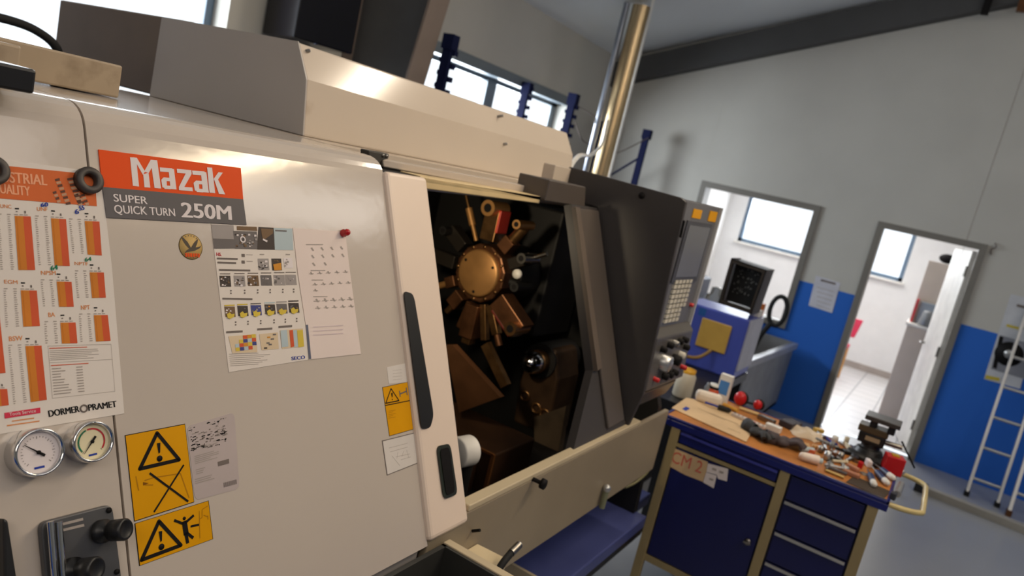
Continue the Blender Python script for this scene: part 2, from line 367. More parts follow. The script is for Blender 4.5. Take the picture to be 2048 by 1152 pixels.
# ------------------------------------------------------------------ THE LATHE
lathe = thing('cnc_lathe', (1.4, 1.3, 0), 'large cream computer controlled lathe with its sliding door open and dark control pendant', 'machine')
ZT = 1.83
def leanplate(mb, x0, x1, z0, z1, m, off=0, th=.02):
    p = [Vector((x, LY(z), z)) + NL * off for x, z in ((x0, z0), (x1, z0), (x1, z1), (x0, z1))]
    mb.plate(p, -NL * th, m)
def coverprof(mb, x0, x1, z0, yb_, m, th=.02): # leaning face, rounded fold and flat roof as one sheet
    pts = [(LY(z0), z0), (LY(1.795), 1.795)]
    a0 = Vector((LY(1.795), 1.795))
    for i in range(1, 7):
        t_ = i / 6; ang = t_ * 1.0
        p0 = Vector((LY(1.795), 1.795)); p1 = Vector((LY(1.83), 1.831)); p2 = Vector((LY(1.83) + .05, 1.831))
        q_ = p0 * (1 - t_) ** 2 + p1 * 2 * t_ * (1 - t_) + p2 * t_ * t_; pts.append((q_.x, q_.y))
    pts.append((yb_, 1.832))
    inn = [(y + .02, z - .02) for y, z in reversed(pts[1:-1])]
    pts2 = pts + [(yb_, 1.81)] + inn + [(LY(z0) + .02, z0)]
    k = len(pts2)
    vs = [(x0, y, z) for y, z in pts2] + [(x1, y, z) for y, z in pts2]
    mb.add(vs, [tuple(range(k)), tuple(range(2 * k - 1, k - 1, -1))], m)
    for i in range(k):
        mb.add([vs[i], vs[(i + 1) % k], vs[(i + 1) % k + k], vs[i + k]], [(0, 1, 2, 3)], m, 0 < i < 8)
# front covers: left of the seam, and the wide one with the name plate
mb = MB(); coverprof(mb, -.6, .6225, .55, 2.2, cover); mb.build('left_cover', lathe)
mb = MB(); coverprof(mb, .6265, 1.306, 1.012, 2.2, cover); mb.build('front_cover', lathe)
mb = MB(); mb.b2((.61, 1.2, 1.70), (.64, 2.2, 1.805), ink); leanplate(mb, .61, .64, .6, 1.79, ink, -.021, .01); mb.build('seam', lathe)
MB().b2((1.306, 1.36, 1.80), (2.9, 2.25, 1.832), hoodp).build('roof_panel', lathe)
# body behind: dark chamber
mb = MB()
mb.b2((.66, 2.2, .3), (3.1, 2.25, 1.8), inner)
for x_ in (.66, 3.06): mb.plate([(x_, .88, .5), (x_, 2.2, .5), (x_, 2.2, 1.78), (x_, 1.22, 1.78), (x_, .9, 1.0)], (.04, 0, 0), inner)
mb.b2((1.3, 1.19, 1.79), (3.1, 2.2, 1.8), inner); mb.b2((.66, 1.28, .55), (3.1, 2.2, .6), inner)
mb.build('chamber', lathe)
MB().b2((-.6, 1.26, .12), (2.9, 2.2, .5), coverD).build('machine_base', lathe, bevel=.01)
# apron under the opening
mb = MB(); mb.b2((1.31, .815, .777), (2.93, .835, 1.045), apronp); mb.build('apron', lathe, bevel=.004)
mb = MB(); mb.b2((1.462, .815, 1.045), (2.6, .85, 1.062), cream); mb.build('apron_lip', lathe, bevel=.003)
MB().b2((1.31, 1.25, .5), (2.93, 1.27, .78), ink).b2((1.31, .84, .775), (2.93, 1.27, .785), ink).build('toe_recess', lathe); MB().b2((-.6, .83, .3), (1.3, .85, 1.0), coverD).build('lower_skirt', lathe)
p = ON(1066, 958, 'y', .815); d = Vector((.0, -1, 0)); mb = MB(); mb.cyl(p, p + d * .03, .006, ink).lathe(p + d * .028, d, [(0, 0), (0, .015), (.012, .015), (.014, 0)], ink); mb.build('knob', lathe)
# sliding door edge with grip slot and recess
q = [LP(765, 345), LP(848, 366), LP(931, 1006), LP(856, 1062)]
x0, x1 = 1.304, 1.459; zt, zb = 1.803, 1.02
mb = MB(); leanplate(mb, x0, x1, zb, zt, doorp, .012, .035); door = mb.build('sliding_door', lathe, bevel=.012, seg=3)
def rr(pts, r=.25, n=5): # rounded polygon
    o = []; k = len(pts)
    for i in range(k):
        a, b, c = pts[i - 1], pts[i], pts[(i + 1) % k]; p0 = b.lerp(a, r if (a - b).length * r < .02 else .02 / (a - b).length); p2 = b.lerp(c, r if (c - b).length * r < .02 else .02 / (c - b).length)
        for j in range(n + 1): t_ = j / n; o.append(p0 * (1 - t_) ** 2 + b * 2 * t_ * (1 - t_) + p2 * t_ * t_)
    return o
g = [LP(797, 583, .013), LP(817, 590, .013), LP(857, 830, .013), LP(850, 856, .013), LP(832, 859, .013)]
MB().plate(rr(g, .3), NL * .003, black).build('grip_slot', door)
g = [LP(863, 893, .013), LP(890, 887, .013), LP(905, 988, .013), LP(877, 999, .013)]
gi = [LP(868, 899, .017), LP(887, 894, .017), LP(899, 983, .017), LP(881, 992, .017)]
MB().plate(rr(g), NL * .003, P('recess_green_black', (38, 44, 36), .4)).plate(rr(gi), NL * .0008, ink).build('pull_recess', door)
# header rails above the opening
def pxplate(name, pts, y, th, m, bevel=.003, parent=lathe):
    return MB().plate([ON(a, b, 'y', y) for a, b in pts], (0, th, 0), m).build(name, parent, bevel=bevel)
pxplate('upper_rail', [(764, 318), (1104, 381), (1096, 396), (768, 334)], 1.26, .06, cover)
pxplate('lower_rail', [(840, 352), (1082, 393), (1079, 407), (845, 377)], 1.19, .07, P('rail_cream', (226, 200, 150), .4))
pxplate('rail_slot', [(768, 332), (960, 366), (940, 372), (766, 338)], 1.262, .05, ink, 0)
pxplate('rail_back', [(764, 330), (1140, 395), (1140, 412), (764, 372)], 1.30, .02, hoodp, 0)
pxplate('rail_bracket', [(738, 301), (779, 308), (777, 318), (762, 322), (757, 331), (738, 318)], 1.25, .03, P('bracket_grey', (78, 76, 72), .45))
for a, b in ((766, 311), (773, 312)):
    p = ON(a, b, 'y', 1.25); MB().lathe(p, (0, -1, 0), [(0, .004), (.003, .004), (.003, 0)], steel).build('bolt', lathe)
pxplate('stop_block', [(1100, 360), (1172, 374), (1170, 414), (1090, 402)], 1.17, .12, postp, .004)
# hood: prism on the roof
prof = [(1.499, 1.832), (1.523, 1.976), (1.578, 2.064), (2.175, 2.069), (2.18, 1.832)]
mb = MB(); mb.plate([(1.362, y, z) for y, z in prof], (1.545, 0, 0), hoodp); hood = mb.build('hood', lathe, bevel=.006)
mb = MB(); mb.plate([(1.359, y, z) for y, z in [(1.497, 1.834), (1.521, 1.976), (1.576, 2.066), (2.177, 2.071), (2.182, 1.834)]], (.004, 0, 0), coverD); mb.build('end_plate', hood)
for a, b in ((615, 102), (626, 182), (619, 268), (1003, 232), (1011, 288), (858, 318)):
    yy = 1.546 if b in (102, 182, 232) else 1.51
    p = ON(a, b, 'y', yy + (.02 if b == 102 else (-.016 if b == 182 else 0))); MB().lathe(p, (0, -1, .3), [(-.02, .005), (.006, .005), (.008, 0)], rust if b == 268 else steel).build('screw', hood)
pxplate('hood_end_cap', [(1111, 330), (1143, 337), (1140, 372), (1104, 364)], 1.3, .05, hoodp, .003)
# rear cabinet of the lathe and things on its roof
MB().b2((1.5, 2.24, 1.832), (2.6, 3.05, 2.09), P('cabinet_taupe', (122, 106, 92), .8, 0, .05)).build('rear_cabinet', lathe, bevel=.006)
MB().b2((1.47, 2.19, 1.832), (1.53, 2.245, 2.085), coverD).build('rear_post', lathe, bevel=.004)
boxm = P('box_paint', (164, 146, 122), .5, 0, .08, 4, dirt=((110, 92, 70), 5, .62))
def roofbox(name, x0, x1, y0, y1, z1, m, lab): return tag(MB().b2((x0, y0, 1.834), (x1, y1, z1), m).build(name, bevel=.004), lab, 'box')
roofbox('metal_box', .62, .885, 1.525, 1.75, 1.90, boxm, 'stained cream metal box lying on the lathe roof at upper left')
roofbox('metal_box', .25, .593, 1.30, 1.50, 1.893, boxm, 'small cream box at the left edge on the lathe roof, behind the black block')
roofbox('rubber_block', .25, .528, 1.11, 1.24, 1.867, black, 'flat black block on the lathe roof above the orange chart')
mb = MB(); pts = [ON(-60, 25, 'y', 2.6), ON(10, 38, 'y', 2.6), ON(70, 60, 'y', 2.6), ON(113, 96, 'y', 2.6), ON(122, 150, 'y', 2.6)]; mb.tube(pts, .014, rubber)
tag(mb.build('cable'), 'thick black cable arching in front of the bright window at upper left', 'cable')
# dark frame right of the opening and the pendant
mb = MB(); mb.plate([LP(1143, 408), LP(1197, 416), LP(1222, 640), LP(1186, 740)], -NL * .03, darkp); mb.plate([LP(1222, 640), LP(1252, 856), LP(1145, 908), LP(1186, 740)], -NL * .03, darkp)
mb.build('opening_frame', lathe)
mb = MB(); mb.plate([LP(1152, 418, .012), LP(1192, 422, .012), LP(1243, 840, .012), LP(1212, 858, .012)], -NL * .012, postp); mb.build('door_post', lathe, bevel=.004)
mb = MB(); mb.plate([LP(1143, 415, .016), LP(1152, 417, .016), LP(1196, 736, .016), LP(1187, 742, .016)], -NL * .016, P('seal_brown', (96, 84, 74), .5)); mb.build('door_seal', lathe)
XP = 2.49; YF = .836
side = [ON(a, b, 'x', XP) for a, b in ((1138, 333), (1362, 395), (1372, 404), (1286, 790), (1252, 860), (1195, 415), (1130, 395))]
mb = MB(); mb.plate(side, (.02, 0, 0), darkp)
mb.plate([(XP + .02, y, z) for y, z in ((YF + .02, 1.14), (YF + .02, 1.9), (1.2, 1.9), (LY(1.14) + .005, 1.14))], (.41, 0, 0), darkp)
pend = mb.build('control_pendant', lathe, bevel=.003)
p = ON(1284, 391, 'x', XP); MB().lathe(p, (-1, 0, 0), [(0, .012), (.004, .012), (.004, 0)], ink).build('plug', pend)
p0 = [ON(a, b, 'x', XP - .002) for a, b in ((1366, 440), (1370, 442), (1362, 476), (1358, 474))]; MB().plate(p0, (.004, 0, 0), ink).build('slot', pend)
pf = lambda a, b, o=0: ON(a, b, 'y', YF - o)
pang = P('pendant_front_grey', (104, 104, 108), .4); scr = P('screen_glass', (112, 114, 120), .16, 0, .03); key = P('key_cream', (206, 200, 184), .5)
mb = MB(); mb.b2((XP + .01, YF, 1.40), (2.925, YF + .02, 1.898), pang); mb.build('front_panel', pend, bevel=.003)
mb = MB(); mb.b2((2.915, YF - .012, 1.2), (2.93, YF + .03, 1.9), P('trim_light_grey', (176, 176, 176), .4)); mb.build('edge_trim', pend)
mb = MB(); mb.b2((2.56, YF - .006, 1.60), (2.86, YF, 1.83), P('screen_bezel', (70, 70, 74), .4)); b_ = mb.build('screen_bezel', pend)
mb = MB(); mb.b2((2.585, YF - .0075, 1.62), (2.84, YF - .006, 1.815), scr); mb.build('screen', b_)
mb = MB(); mb.b2((2.60, YF - .003, 1.842), (2.70, YF, 1.875), yellow); mb.build('yellow_label', pend); MB().b2((2.80, YF - .003, 1.84), (2.9, YF, 1.88), yellow).build('yellow_label', pend)
for r_ in range(9):
    for c_ in range(5):
        x = 2.60 + c_ * .042; z = 1.595 - r_ * .019
        if r_ > 5 and c_ > 3: continue
        MB().b2((x, YF - .008, z), (x + .03, YF, z + .013), key).build('key', pend)
for (x, z) in ((2.88, 1.50),): MB().lathe((x, YF, z), (0, -1, 0), [(0, .008), (.014, .008), (.016, 0)], red).build('red_button', pend)
# operator panel, tilted out at the bottom
mb = MB(); mb.plate([(XP + .01, YF, 1.43), (XP + .01, YF - .03, 1.40), (XP + .01, YF - .04, 1.20), (XP + .01, YF + .04, 1.17)], (.42, 0, 0), P('operator_panel_grey', (86, 82, 78), .35)); op = mb.build('operator_panel', pend, bevel=.006)
def opn(u, v): return Vector((lerp(XP + .03, 2.9, u), lerp(YF - .03, YF - .04, v), lerp(1.395, 1.205, v)))
nd = Vector((0, -1, -.05)).normalized()
for i, (u, v, rr_, m, hh) in enumerate([(.12, .2, .012, ink, .02), (.3, .15, .012, ink, .02), (.45, .14, .012, steel, .02), (.6, .13, .012, ink, .018), (.75, .12, .012, ink, .02), (.25, .5, .032, alu, .03), (.55, .5, .02, ink, .03), (.75, .45, .014, key, .02), (.35, .8, .014, ink, .02), (.5, .8, .014, ink, .02), (.65, .8, .012, ink, .02), (.1, .8, .009, red, .018), (.9, .75, .010, red, .02), (.85, .3, .012, ink, .02)]):
    MB().lathe(opn(u, v), nd, [(-.005, rr_), (hh, rr_), (hh + .004, rr_ * .7), (hh + .004, 0)], m, 16).build('hand_wheel' if rr_ > .03 else 'push_button' , op)
MB().plate([(XP + .02, YF - .03, 1.19), (XP + .02, YF + .03, 1.19), (XP + .02, YF + .03, 1.09), (XP + .02, YF + .0, 1.12)], (.38, 0, 0), P('dark_green_grey', (70, 66, 58), .35)).build('pendant_foot', pend, bevel=.008)

# ---- tool turret
TC = ON(959, 546, 'x', 2.42); SC = .9; ax = Vector((-1, 0, 0))
mb = MB(); n = 12
ring = [TC + Vector((0, math.cos(2 * math.pi * (i + .5) / n), math.sin(2 * math.pi * (i + .5) / n))) * .118 for i in range(n)]
mb.plate(ring, (.13, 0, 0), rust); tur = mb.build('turret', lathe, bevel=.006)
mb = MB(); mb.lathe(TC, ax, [(0, .094), (.012, .094), (.016, .086), (.016, .0)], brass, 48); mb.build('face_plate', tur)
for i in range(3):
    a = 2 * math.pi * i / 3 + .5; p = TC + Vector((-.016, math.cos(a) * .076, math.sin(a) * .076)); MB().lathe(p, ax, [(0, .006), (.0015, .006), (.0015, 0)], ink, 12).build('socket_screw', tur)
for i in range(n):
    a = 2 * math.pi * i / n; p = TC + Vector((0, math.cos(a) * .106, math.sin(a) * .106)); MB().lathe(p, ax, [(0, .007), (.006, .007), (.006, 0)], oilsteel, 12).build('clamp_screw', tur)
def rad(a, r, x=0): return TC + Vector((x, -math.sin(a) * r, math.cos(a) * r))     # a clockwise from up, seen from the spindle
def rot_a(a): return Matrix.Rotation(a, 3, 'X')
redpaint = P('red_paint', (196, 52, 26), .45)
def holder(a, parts, nm='tool_holder'):
    mb = MB()
    for kind, r0, r1, wd, m in parts:
        r0 *= SC; r1 *= SC; wd *= .9
        rm = Matrix(((1, 0, 0), (0, math.cos(a), -math.sin(a)), (0, math.sin(a), math.cos(a))))
        c = rad(a, (r0 + r1) / 2, .03)
        if kind == 'b': mb.box(c, (wd * 1.1, wd, r1 - r0), m, rm)
        elif kind == 'c': mb.cyl(rad(a, r0, .03), rad(a, r1, .03), wd / 2, m)
        elif kind == 'x': mb.cyl(rad(a, r0, -.045), rad(a, r0, .07), wd / 2, m); mb.cyl(rad(a, r0, -.0455), rad(a, r0, -.046), wd / 3.6, ink)
        elif kind == 'r': mb.box(c + Vector((-.0, 0, 0)) + rm @ Vector((0, -wd * .52, 0)), (wd * 1.1, .012, (r1 - r0)), m, rm)
    return mb.build(nm, tur, bevel=.003)
holder(0.0, [('b', .148, .285, .075, oilsteel), ('x', .29, 0, .07, brass), ('r', .19, .29, .075, redpaint)])
holder(.55, [('b', .148, .21, .06, rust), ('c', .2, .29, .05, oilsteel), ('x', .3, 0, .04, brass)])
holder(1.05, [('b', .148, .26, .05, P('dark_steel', (60, 54, 48), .35, .6)), ('x', .25, 0, .045, steel), ('c', .26, .33, .02, steel)])
holder(1.57, [('c', .148, .2, .04, inner), ('x', .215, 0, .042, inner)]); MB().lathe(ON(1036, 548, 'x', TC.x - .03), ax, [(0, .018), (.012, .018), (.013, 0)], white, 20).build('plastic_cap', tur)
holder(2.2, [('b', .148, .32, .085, rust), ('x', .30, 0, .06, oilsteel), ('r', .17, .31, .085, P('dull_red', (110, 40, 30), .5))])
holder(2.62, [('b', .148, .28, .035, oilsteel), ('c', .25, .33, .03, rust)])
holder(2.85, [('b', .14, .30, .03, oilsteel)])
holder(3.14, [('b', .148, .30, .07, rust), ('b', .30, .33, .045, oilsteel)])
holder(3.35, [('b', .148, .28, .03, rust)])
holder(3.72, [('b', .148, .22, .06, rust), ('c', .2, .27, .03, oilsteel)])
holder(4.2, [('b', .148, .2, .05, rust), ('c', .19, .30, .03, brass)])
holder(4.75, [('b', .148, .28, .06, P('dark_steel', (60, 54, 48), .35, .6)), ('c', .26, .32, .03, inner)])
holder(5.3, [('b', .148, .26, .06, P('dark_steel', (60, 54, 48), .35, .6)), ('x', .25, 0, .04, inner)])
holder(5.75, [('c', .148, .22, .02, brass), ('c', .22, .30, .032, brass), ('c', .30, .36, .014, oilsteel)])
mb = MB(); a_, b_2 = ON(972, 688, 'x', 2.38), ON(1012, 772, 'x', 2.38)
dv = (b_2 - a_); mb.box((a_ + b_2) / 2, (.035, .028, dv.length), oilsteel, dv.to_track_quat('Z', 'X').to_matrix()); mb.build('boring_bar', tur)
MB().cyl(TC + Vector((.13, 0, 0)), TC + Vector((.6, 0, 0)), .12, inner).b2(TC + Vector((.3, -.15, -.25)), TC + Vector((.62, .5, .3)), inner).build('turret_body', lathe, bevel=.01)
# ---- tailstock
tc = ON(1065, 725, 'x', 2.62)
mb = MB(); mb.lathe(tc + Vector((.0, 0, 0)), (-1, 0, 0), [(-.02, .047), (.0, .047), (.015, .045), (.03, .038), (.042, .026), (.05, .012), (.052, 0)], chrome, 32); mb.cyl(tc + Vector((.02, 0, 0)), tc + Vector((.06, 0, 0)), .05, oilsteel); 
ts = MB(); ts.cyl(tc + Vector((.06, 0, 0)), tc + Vector((.3, 0, 0)), .075, inner)
tsm = P('tailstock_iron', (78, 58, 42), .4, .5, .3, 10)
prof_ = [(-.11, -.30), (.06, -.30), (.075, -.12), (.06, .02), (0, .075), (-.06, .06), (-.1, -.05)]
ts.plate([tc + Vector((.07, y, z)) for y, z in prof_], (.2, 0, 0), tsm)
tailstock = ts.build('tailstock', lathe, bevel=.012, seg=3); mb.build('live_center', tailstock)
for dy, dz in ((.03, -.17), (-.035, -.2), (-.08, -.21)): MB().torus(tc + Vector((.065, dy, dz)), (1, 0, 0), .02, .006, oilsteel, 20, 8).build('clamp_nut', tailstock)
# ---- way covers and inner sheets
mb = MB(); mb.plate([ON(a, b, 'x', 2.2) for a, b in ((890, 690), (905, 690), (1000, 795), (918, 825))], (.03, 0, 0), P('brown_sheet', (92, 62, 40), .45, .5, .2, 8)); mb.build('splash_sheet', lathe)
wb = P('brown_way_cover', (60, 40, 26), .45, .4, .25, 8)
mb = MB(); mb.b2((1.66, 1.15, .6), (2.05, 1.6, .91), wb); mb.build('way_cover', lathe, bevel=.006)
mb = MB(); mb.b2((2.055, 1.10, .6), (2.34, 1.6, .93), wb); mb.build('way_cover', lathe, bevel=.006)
MB().b2((2.045, 1.094, .6), (2.056, 1.106, .935), P('way_cover_edge', (130, 84, 46), .4, .6)).b2((2.045, 1.10, .929), (2.056, 1.5, .937), P('way_cover_edge', ())).build('way_cover_edge', lathe)  # lighter brown strips along the way cover edges
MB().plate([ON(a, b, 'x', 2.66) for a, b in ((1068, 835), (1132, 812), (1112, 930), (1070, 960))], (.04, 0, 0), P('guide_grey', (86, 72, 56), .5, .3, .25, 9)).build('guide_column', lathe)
p = ON(928, 905, 'y', 1.02); mb = MB(); mb.lathe(p + Vector((.03, 0, 0)), (-1, .2, 0), [(0, .045), (.05, .045), (.055, .04), (.055, 0)], white, 28); mb.cyl(p + Vector((.03, 0, 0)), p + Vector((.03, 0, -.4)), .02, inner); mb.build('coolant_cap', lathe)
# work lamp inside the chamber
l = bpy.data.lights.new('chamber_lamp', 'SPOT'); l.energy = 19; l.color = (1, .82, .56); l.spot_size = R(95); l.spot_blend = .8; l.shadow_soft_size = .04
o = bpy.data.objects.new('chamber_lamp', l); col.objects.link(o); o.location = (1.55, 1.35, 1.70); o.rotation_euler = (Vector((2.35, 1.6, 1.42)) - o.location).to_track_quat('-Z', 'Y').to_euler()
# ---- pressure gauges
def gauge(px, py, r, needle, face, arcs, off):
    c = LP(px, py); g_ = MB(); g_.lathe(c, NL, [(0, r * .99), (.018, r * 1.0), (.024, r), (.029, r * .95), (.029, r * .88), (.022, r * .84)], chrome, 48); ga = g_.build('pressure_gauge', lathe)
    f = MB(); f.lathe(c, NL, [(.021, r * .86), (.021, 0)], face, 48)
    for i in range(25):
        a = R(-135 + i * 270 / 24); e = Vector((math.sin(a), 0, 0)) + UL * math.cos(a); t_ = NL.cross(e); L = .1 if i % 4 == 0 else .05
        p = c + NL * .0215 + e * r * .66; f.quad([p - t_ * r * .012, p + t_ * r * .012, p + t_ * r * .012 - e * r * L, p - t_ * r * .012 - e * r * L], midink)
    for a0, a1, m in arcs:
        for i in range(12):
            a = R(lerp(a0, a1, i / 12)); b = R(lerp(a0, a1, (i + 1) / 12)); ea = Vector((math.sin(a), 0, 0)) + UL * math.cos(a); eb = Vector((math.sin(b), 0, 0)) + UL * math.cos(b); o_ = c + NL * .0214
            f.quad([o_ + ea * r * .66, o_ + eb * r * .66, o_ + eb * r * .58, o_ + ea * r * .58], m)
    xx = Vector((1, 0, 0)); o_ = c + NL * .0215 - UL * r * .58; f.quad([o_ - xx * r * .2, o_ + xx * r * .2, o_ + xx * r * .2 - UL * r * .09, o_ - xx * r * .2 - UL * r * .09], blueink)
    f.build('dial', ga)
    a = R(needle); e = Vector((math.sin(a), 0, 0)) + UL * math.cos(a); t_ = NL.cross(e); o_ = c + NL * .023; nb = MB()
    nb.quad([o_ - t_ * r * .04 - e * r * .12, o_ + t_ * r * .04 - e * r * .12, o_ + t_ * r * .012 + e * r * .66, o_ - t_ * r * .012 + e * r * .66], ink)
    nb.quad([o_ - t_ * r * .06 - e * r * .3, o_ + t_ * r * .06 - e * r * .3, o_ + t_ * r * .05, o_ - t_ * r * .05], ink); nb.lathe(c + NL * .0225, NL, [(0, r * .08), (.002, r * .08), (.002, 0)], ink, 16); nb.build('needle', ga)
gauge(60, 905, .0325, -52, paperc, [], 0)
gauge(167, 884, .0295, -140, P('gauge_cream', (226, 214, 176), .6), [(-130, -20, greenink), (-15, 130, redink)], 0)
# ---- valve box with two knobs
mb = MB(); mb.plate(rr([LP(72, 1045, .012), LP(216, 1008, .012), LP(240, 1200, .012), LP(92, 1250, .012)], .1), -NL * .012, P('valve_plate', (84, 84, 86), .4, .3, .1, 6)); vb = mb.build('valve_plate', lathe, bevel=.002)
mb = MB(); mb.plate([LP(112, 1046, .0125), LP(156, 1035, .0125), LP(157, 1040, .0125), LP(113, 1051, .0125)], NL * .0003, grayink); mb.plate([LP(112, 1058, .0125), LP(158, 1047, .0125), LP(159, 1052, .0125), LP(113, 1063, .0125)], NL * .0003, grayink)
mb.build('maker_mark', vb)
def vknob(px, py, rr_, L):
    c = LP(px, py, .012); n_ = (NL + Vector((.35, 0, 0))).normalized(); mb = MB(); mb.lathe(c, n_, [(0, rr_ * 1.05), (.01, rr_ * 1.05), (.012, rr_ * .6), (L * .45, rr_ * .55), (L * .5, rr_ * .95), (L, rr_), (L + .003, rr_ * .85), (L + .001, rr_ * .7), (L + .001, 0)], black, 32); mb.build('valve_knob', vb)
vknob(190, 1062, .0155, .042); vknob(130, 1140, .0165, .042)
for a in (84, 101):
    mb = MB(); p0 = LP(a, 1042, .022); p1 = LP(a + 16, 1240, .022); mb.cyl(p0, p1, .0045, chrome); mb.build('chrome_tube', vb)
MB().lathe(LP(208, 1020, .012), NL, [(0, .004), (.002, .004), (.002, 0)], ink, 12).build('screw', vb); MB().lathe(LP(224, 1142, .012), NL, [(0, .004), (.002, .004), (.002, 0)], ink, 12).build('screw', vb)
mb = MB(); mb.plate([LP(-8, 1035), LP(2, 1040), LP(22, 1170), LP(-6, 1180)], NL * .02, black); mb.build('edge_handle', lathe, bevel=.004)

# ---- name plate
def stick(name, pts, m, off=.0006, parent=lathe, th=.0006):
    mb = MB(); mb.plate([LP(a, b, off - th) for a, b in pts], NL * th, m); return mb
R5 = lambda X, Y: (180 + X / 4.115, 280 + Y / 4.115)
mb = stick('', [R5(65, 80), R5(1235, 232), R5(1255, 490), R5(96, 388)], orange, .0022, th=.0022)
mb.plate([LP(*R5(*q_)) for q_ in ((96, 388), (1255, 490), (1283, 700), (130, 640))], NL * .0022, badgegray)
_k = [0]
def np_(*pts): _k[0] += 1; mb.quad([LP(*R5(*q_), .0026 + _k[0] * .00002) for q_ in pts], paperc)
np_((322, 145), (372, 148), (396, 385), (345, 380)); np_((345, 145), (378, 150), (445, 262), (428, 290)); np_((490, 165), (545, 170), (577, 402), (523, 397)); np_((492, 165), (530, 180), (475, 275), (438, 262)); np_((430, 285), (474, 272), (488, 395), (440, 391))
for dx, dy in ((0, 0), (266, 26)):
    A = lambda *pts: np_(*[(x + dx, y + dy) for x, y in pts])
    A((566, 228), (668, 236), (680, 270), (570, 262)); A((637, 236), (683, 243), (704, 410), (655, 406)); A((598, 310), (648, 314), (652, 342), (600, 340)); A((578, 330), (598, 310), (622, 330), (626, 404), (588, 392)); A((600, 376), (655, 380), (658, 408), (604, 405))
np_((706, 240), (826, 251), (828, 282), (709, 273)); np_((782, 272), (828, 282), (766, 392), (724, 388)); np_((722, 386), (834, 394), (838, 425), (724, 415))
np_((955, 228), (996, 231), (1022, 440), (975, 436)); np_((1008, 325), (1048, 268), (1084, 272), (1028, 352)); np_((1012, 325), (1046, 330), (1104, 450), (1052, 446))
def T(mb, st, f, bl, br, tl, m, off, bold=0): mb.text(st, LP(*f(*bl), off), LP(*f(*br), off), LP(*f(*tl), off), m, bold)
T(mb, 'SUPER', R5, (190, 508), (466, 530), (183, 445), paperc, .0027, .01); T(mb, 'QUICK TURN', R5, (196, 603), (694, 630), (188, 535), paperc, .0027, .01); [T(mb, '250M', R5, (750 + k_, 637 + k_ * .2), (1155 + k_, 660 + k_ * .2), (742 + k_, 515 + k_ * .2), paperc, .0027 + (k_ + 7) * .00002, 0) for k_ in (-6, -3, 0, 3, 6)]
mb.build('name_plate', lathe)
# ---- round gold sticker with a flying bird
c = LP(381.2, 493.4); mb = MB(); rs = .0225; gold = P('gold_sticker', (206, 172, 108), .45)
mb.lathe(c, NL, [(.0, rs), (.0006, rs), (.0006, 0)], P('sticker_rim', (120, 100, 64), .5), 40); mb.lathe(c + NL * .0003, NL, [(0, rs * .94), (.0005, rs * .94), (.0005, 0)], gold, 40)
bird = [(745, 790), (775, 815), (800, 840), (828, 888), (850, 850), (872, 825), (887, 815), (880, 850), (866, 885), (900, 878), (914, 866), (900, 892), (860, 912), (830, 918), (790, 925), (770, 940), (790, 910), (812, 895), (780, 860), (760, 830)]
mb.quad([LP(*R5(*q_), .0012) for q_ in bird], P('bird_brown', (66, 52, 36), .6))
for i in range(6): mb.quad([LP(*R5(x_, y_), .0012) for x_, y_ in ((778 + i * 21, 930 + i), (794 + i * 21, 931 + i), (796 + i * 21, 962 + i), (780 + i * 21, 961 + i))], orange)
for i in range(22):
    a = i / 22 * 2 * math.pi
    if abs(math.sin(a)) > .55: e = Vector((math.cos(a), 0, 0)) + UL * math.sin(a); t_ = NL.cross(e); p = c + e * rs * .84 + NL * .0012; mb.quad([p - t_ * .0009 - e * .0009, p + t_ * .0009 - e * .0009, p + t_ * .0009 + e * .0009, p - t_ * .0009 + e * .0009], midink)
mb.build('round_sticker', lathe)
# ---- warning stickers
R4 = lambda X, Y: (X / 3.47, 820 + Y / 3.47)
def line(mb, f, a, b, wpx, m, off):
    pa, pb = LP(*f(*a), off), LP(*f(*b), off); d_ = (pb - pa).normalized(); t_ = NL.cross(d_) * wpx * .00017; mb.quad([pa - t_, pa + t_, pb + t_, pb - t_], m)
def warn(mb, f, A, B, C_, wpx, off):
    for a, b in ((A, B), (B, C_), (C_, A)): line(mb, f, a, b, wpx, ink, off)
    for q_ in (A, B, C_):
        mb.lathe(LP(*f(*q_), off - .0003), NL, [(0, wpx * .00017), (.0003, wpx * .00017), (.0003, 0)], ink, 12)
    c_ = ((A[0] + B[0] + C_[0]) / 3, (A[1] + B[1] + C_[1]) / 3); h = (B[1] + C_[1]) / 2 - A[1]
    p = lambda x, y: LP(*f(c_[0] + x * h, c_[1] + y * h), off + .0002)
    mb.quad([p(-.06, -.34), p(.05, -.36), p(.045, -.05), p(.0, .0), p(-.01, -.04)], ink); mb.lathe(LP(*f(c_[0] + .03 * h, c_[1] + .15 * h), off), NL, [(0, h * .00017 * .13), (.0002, h * .00017 * .13), (.0002, 0)], ink, 14)
def sticker(f, pts, edge=True):
    mb = MB(); P4 = [LP(*f(*q_)) for q_ in pts]; mb.plate(P4, NL * .0006, ink if edge else yellow)
    if edge:
        c_ = sum(P4, Vector()) / 4; mb.quad([lerp(p, c_, .018) + NL * .0009 for p in P4], yellow)
    return mb
mb = sticker(R4, [(865, 175), (1283, 95), (1347, 640), (930, 775)]); warn(mb, R4, (1087, 160), (1240, 345), (968, 408), 17, .0014)
line(mb, R4, (1035, 438), (1303, 635), 10, ink, .0014); line(mb, R4, (1272, 380), (1065, 708), 8, ink, .0016)
faint = P('faint_sticker_print', (180, 122, 14), .5)
for a, b in (((1000, 490), (1060, 470)), ((1060, 470), (1250, 440)), ((1250, 440), (1310, 610)), ((940, 460), (960, 560)), ((1000, 520), (1060, 520))): line(mb, R4, a, b, 5, faint, .0012)
mb.quad([LP(*R4(*q_), .0013) for q_ in ((990, 500), (1030, 508), (990, 524))], P('sticker_brown', (130, 80, 10), .5))
mb.build('warning_sticker', lathe)
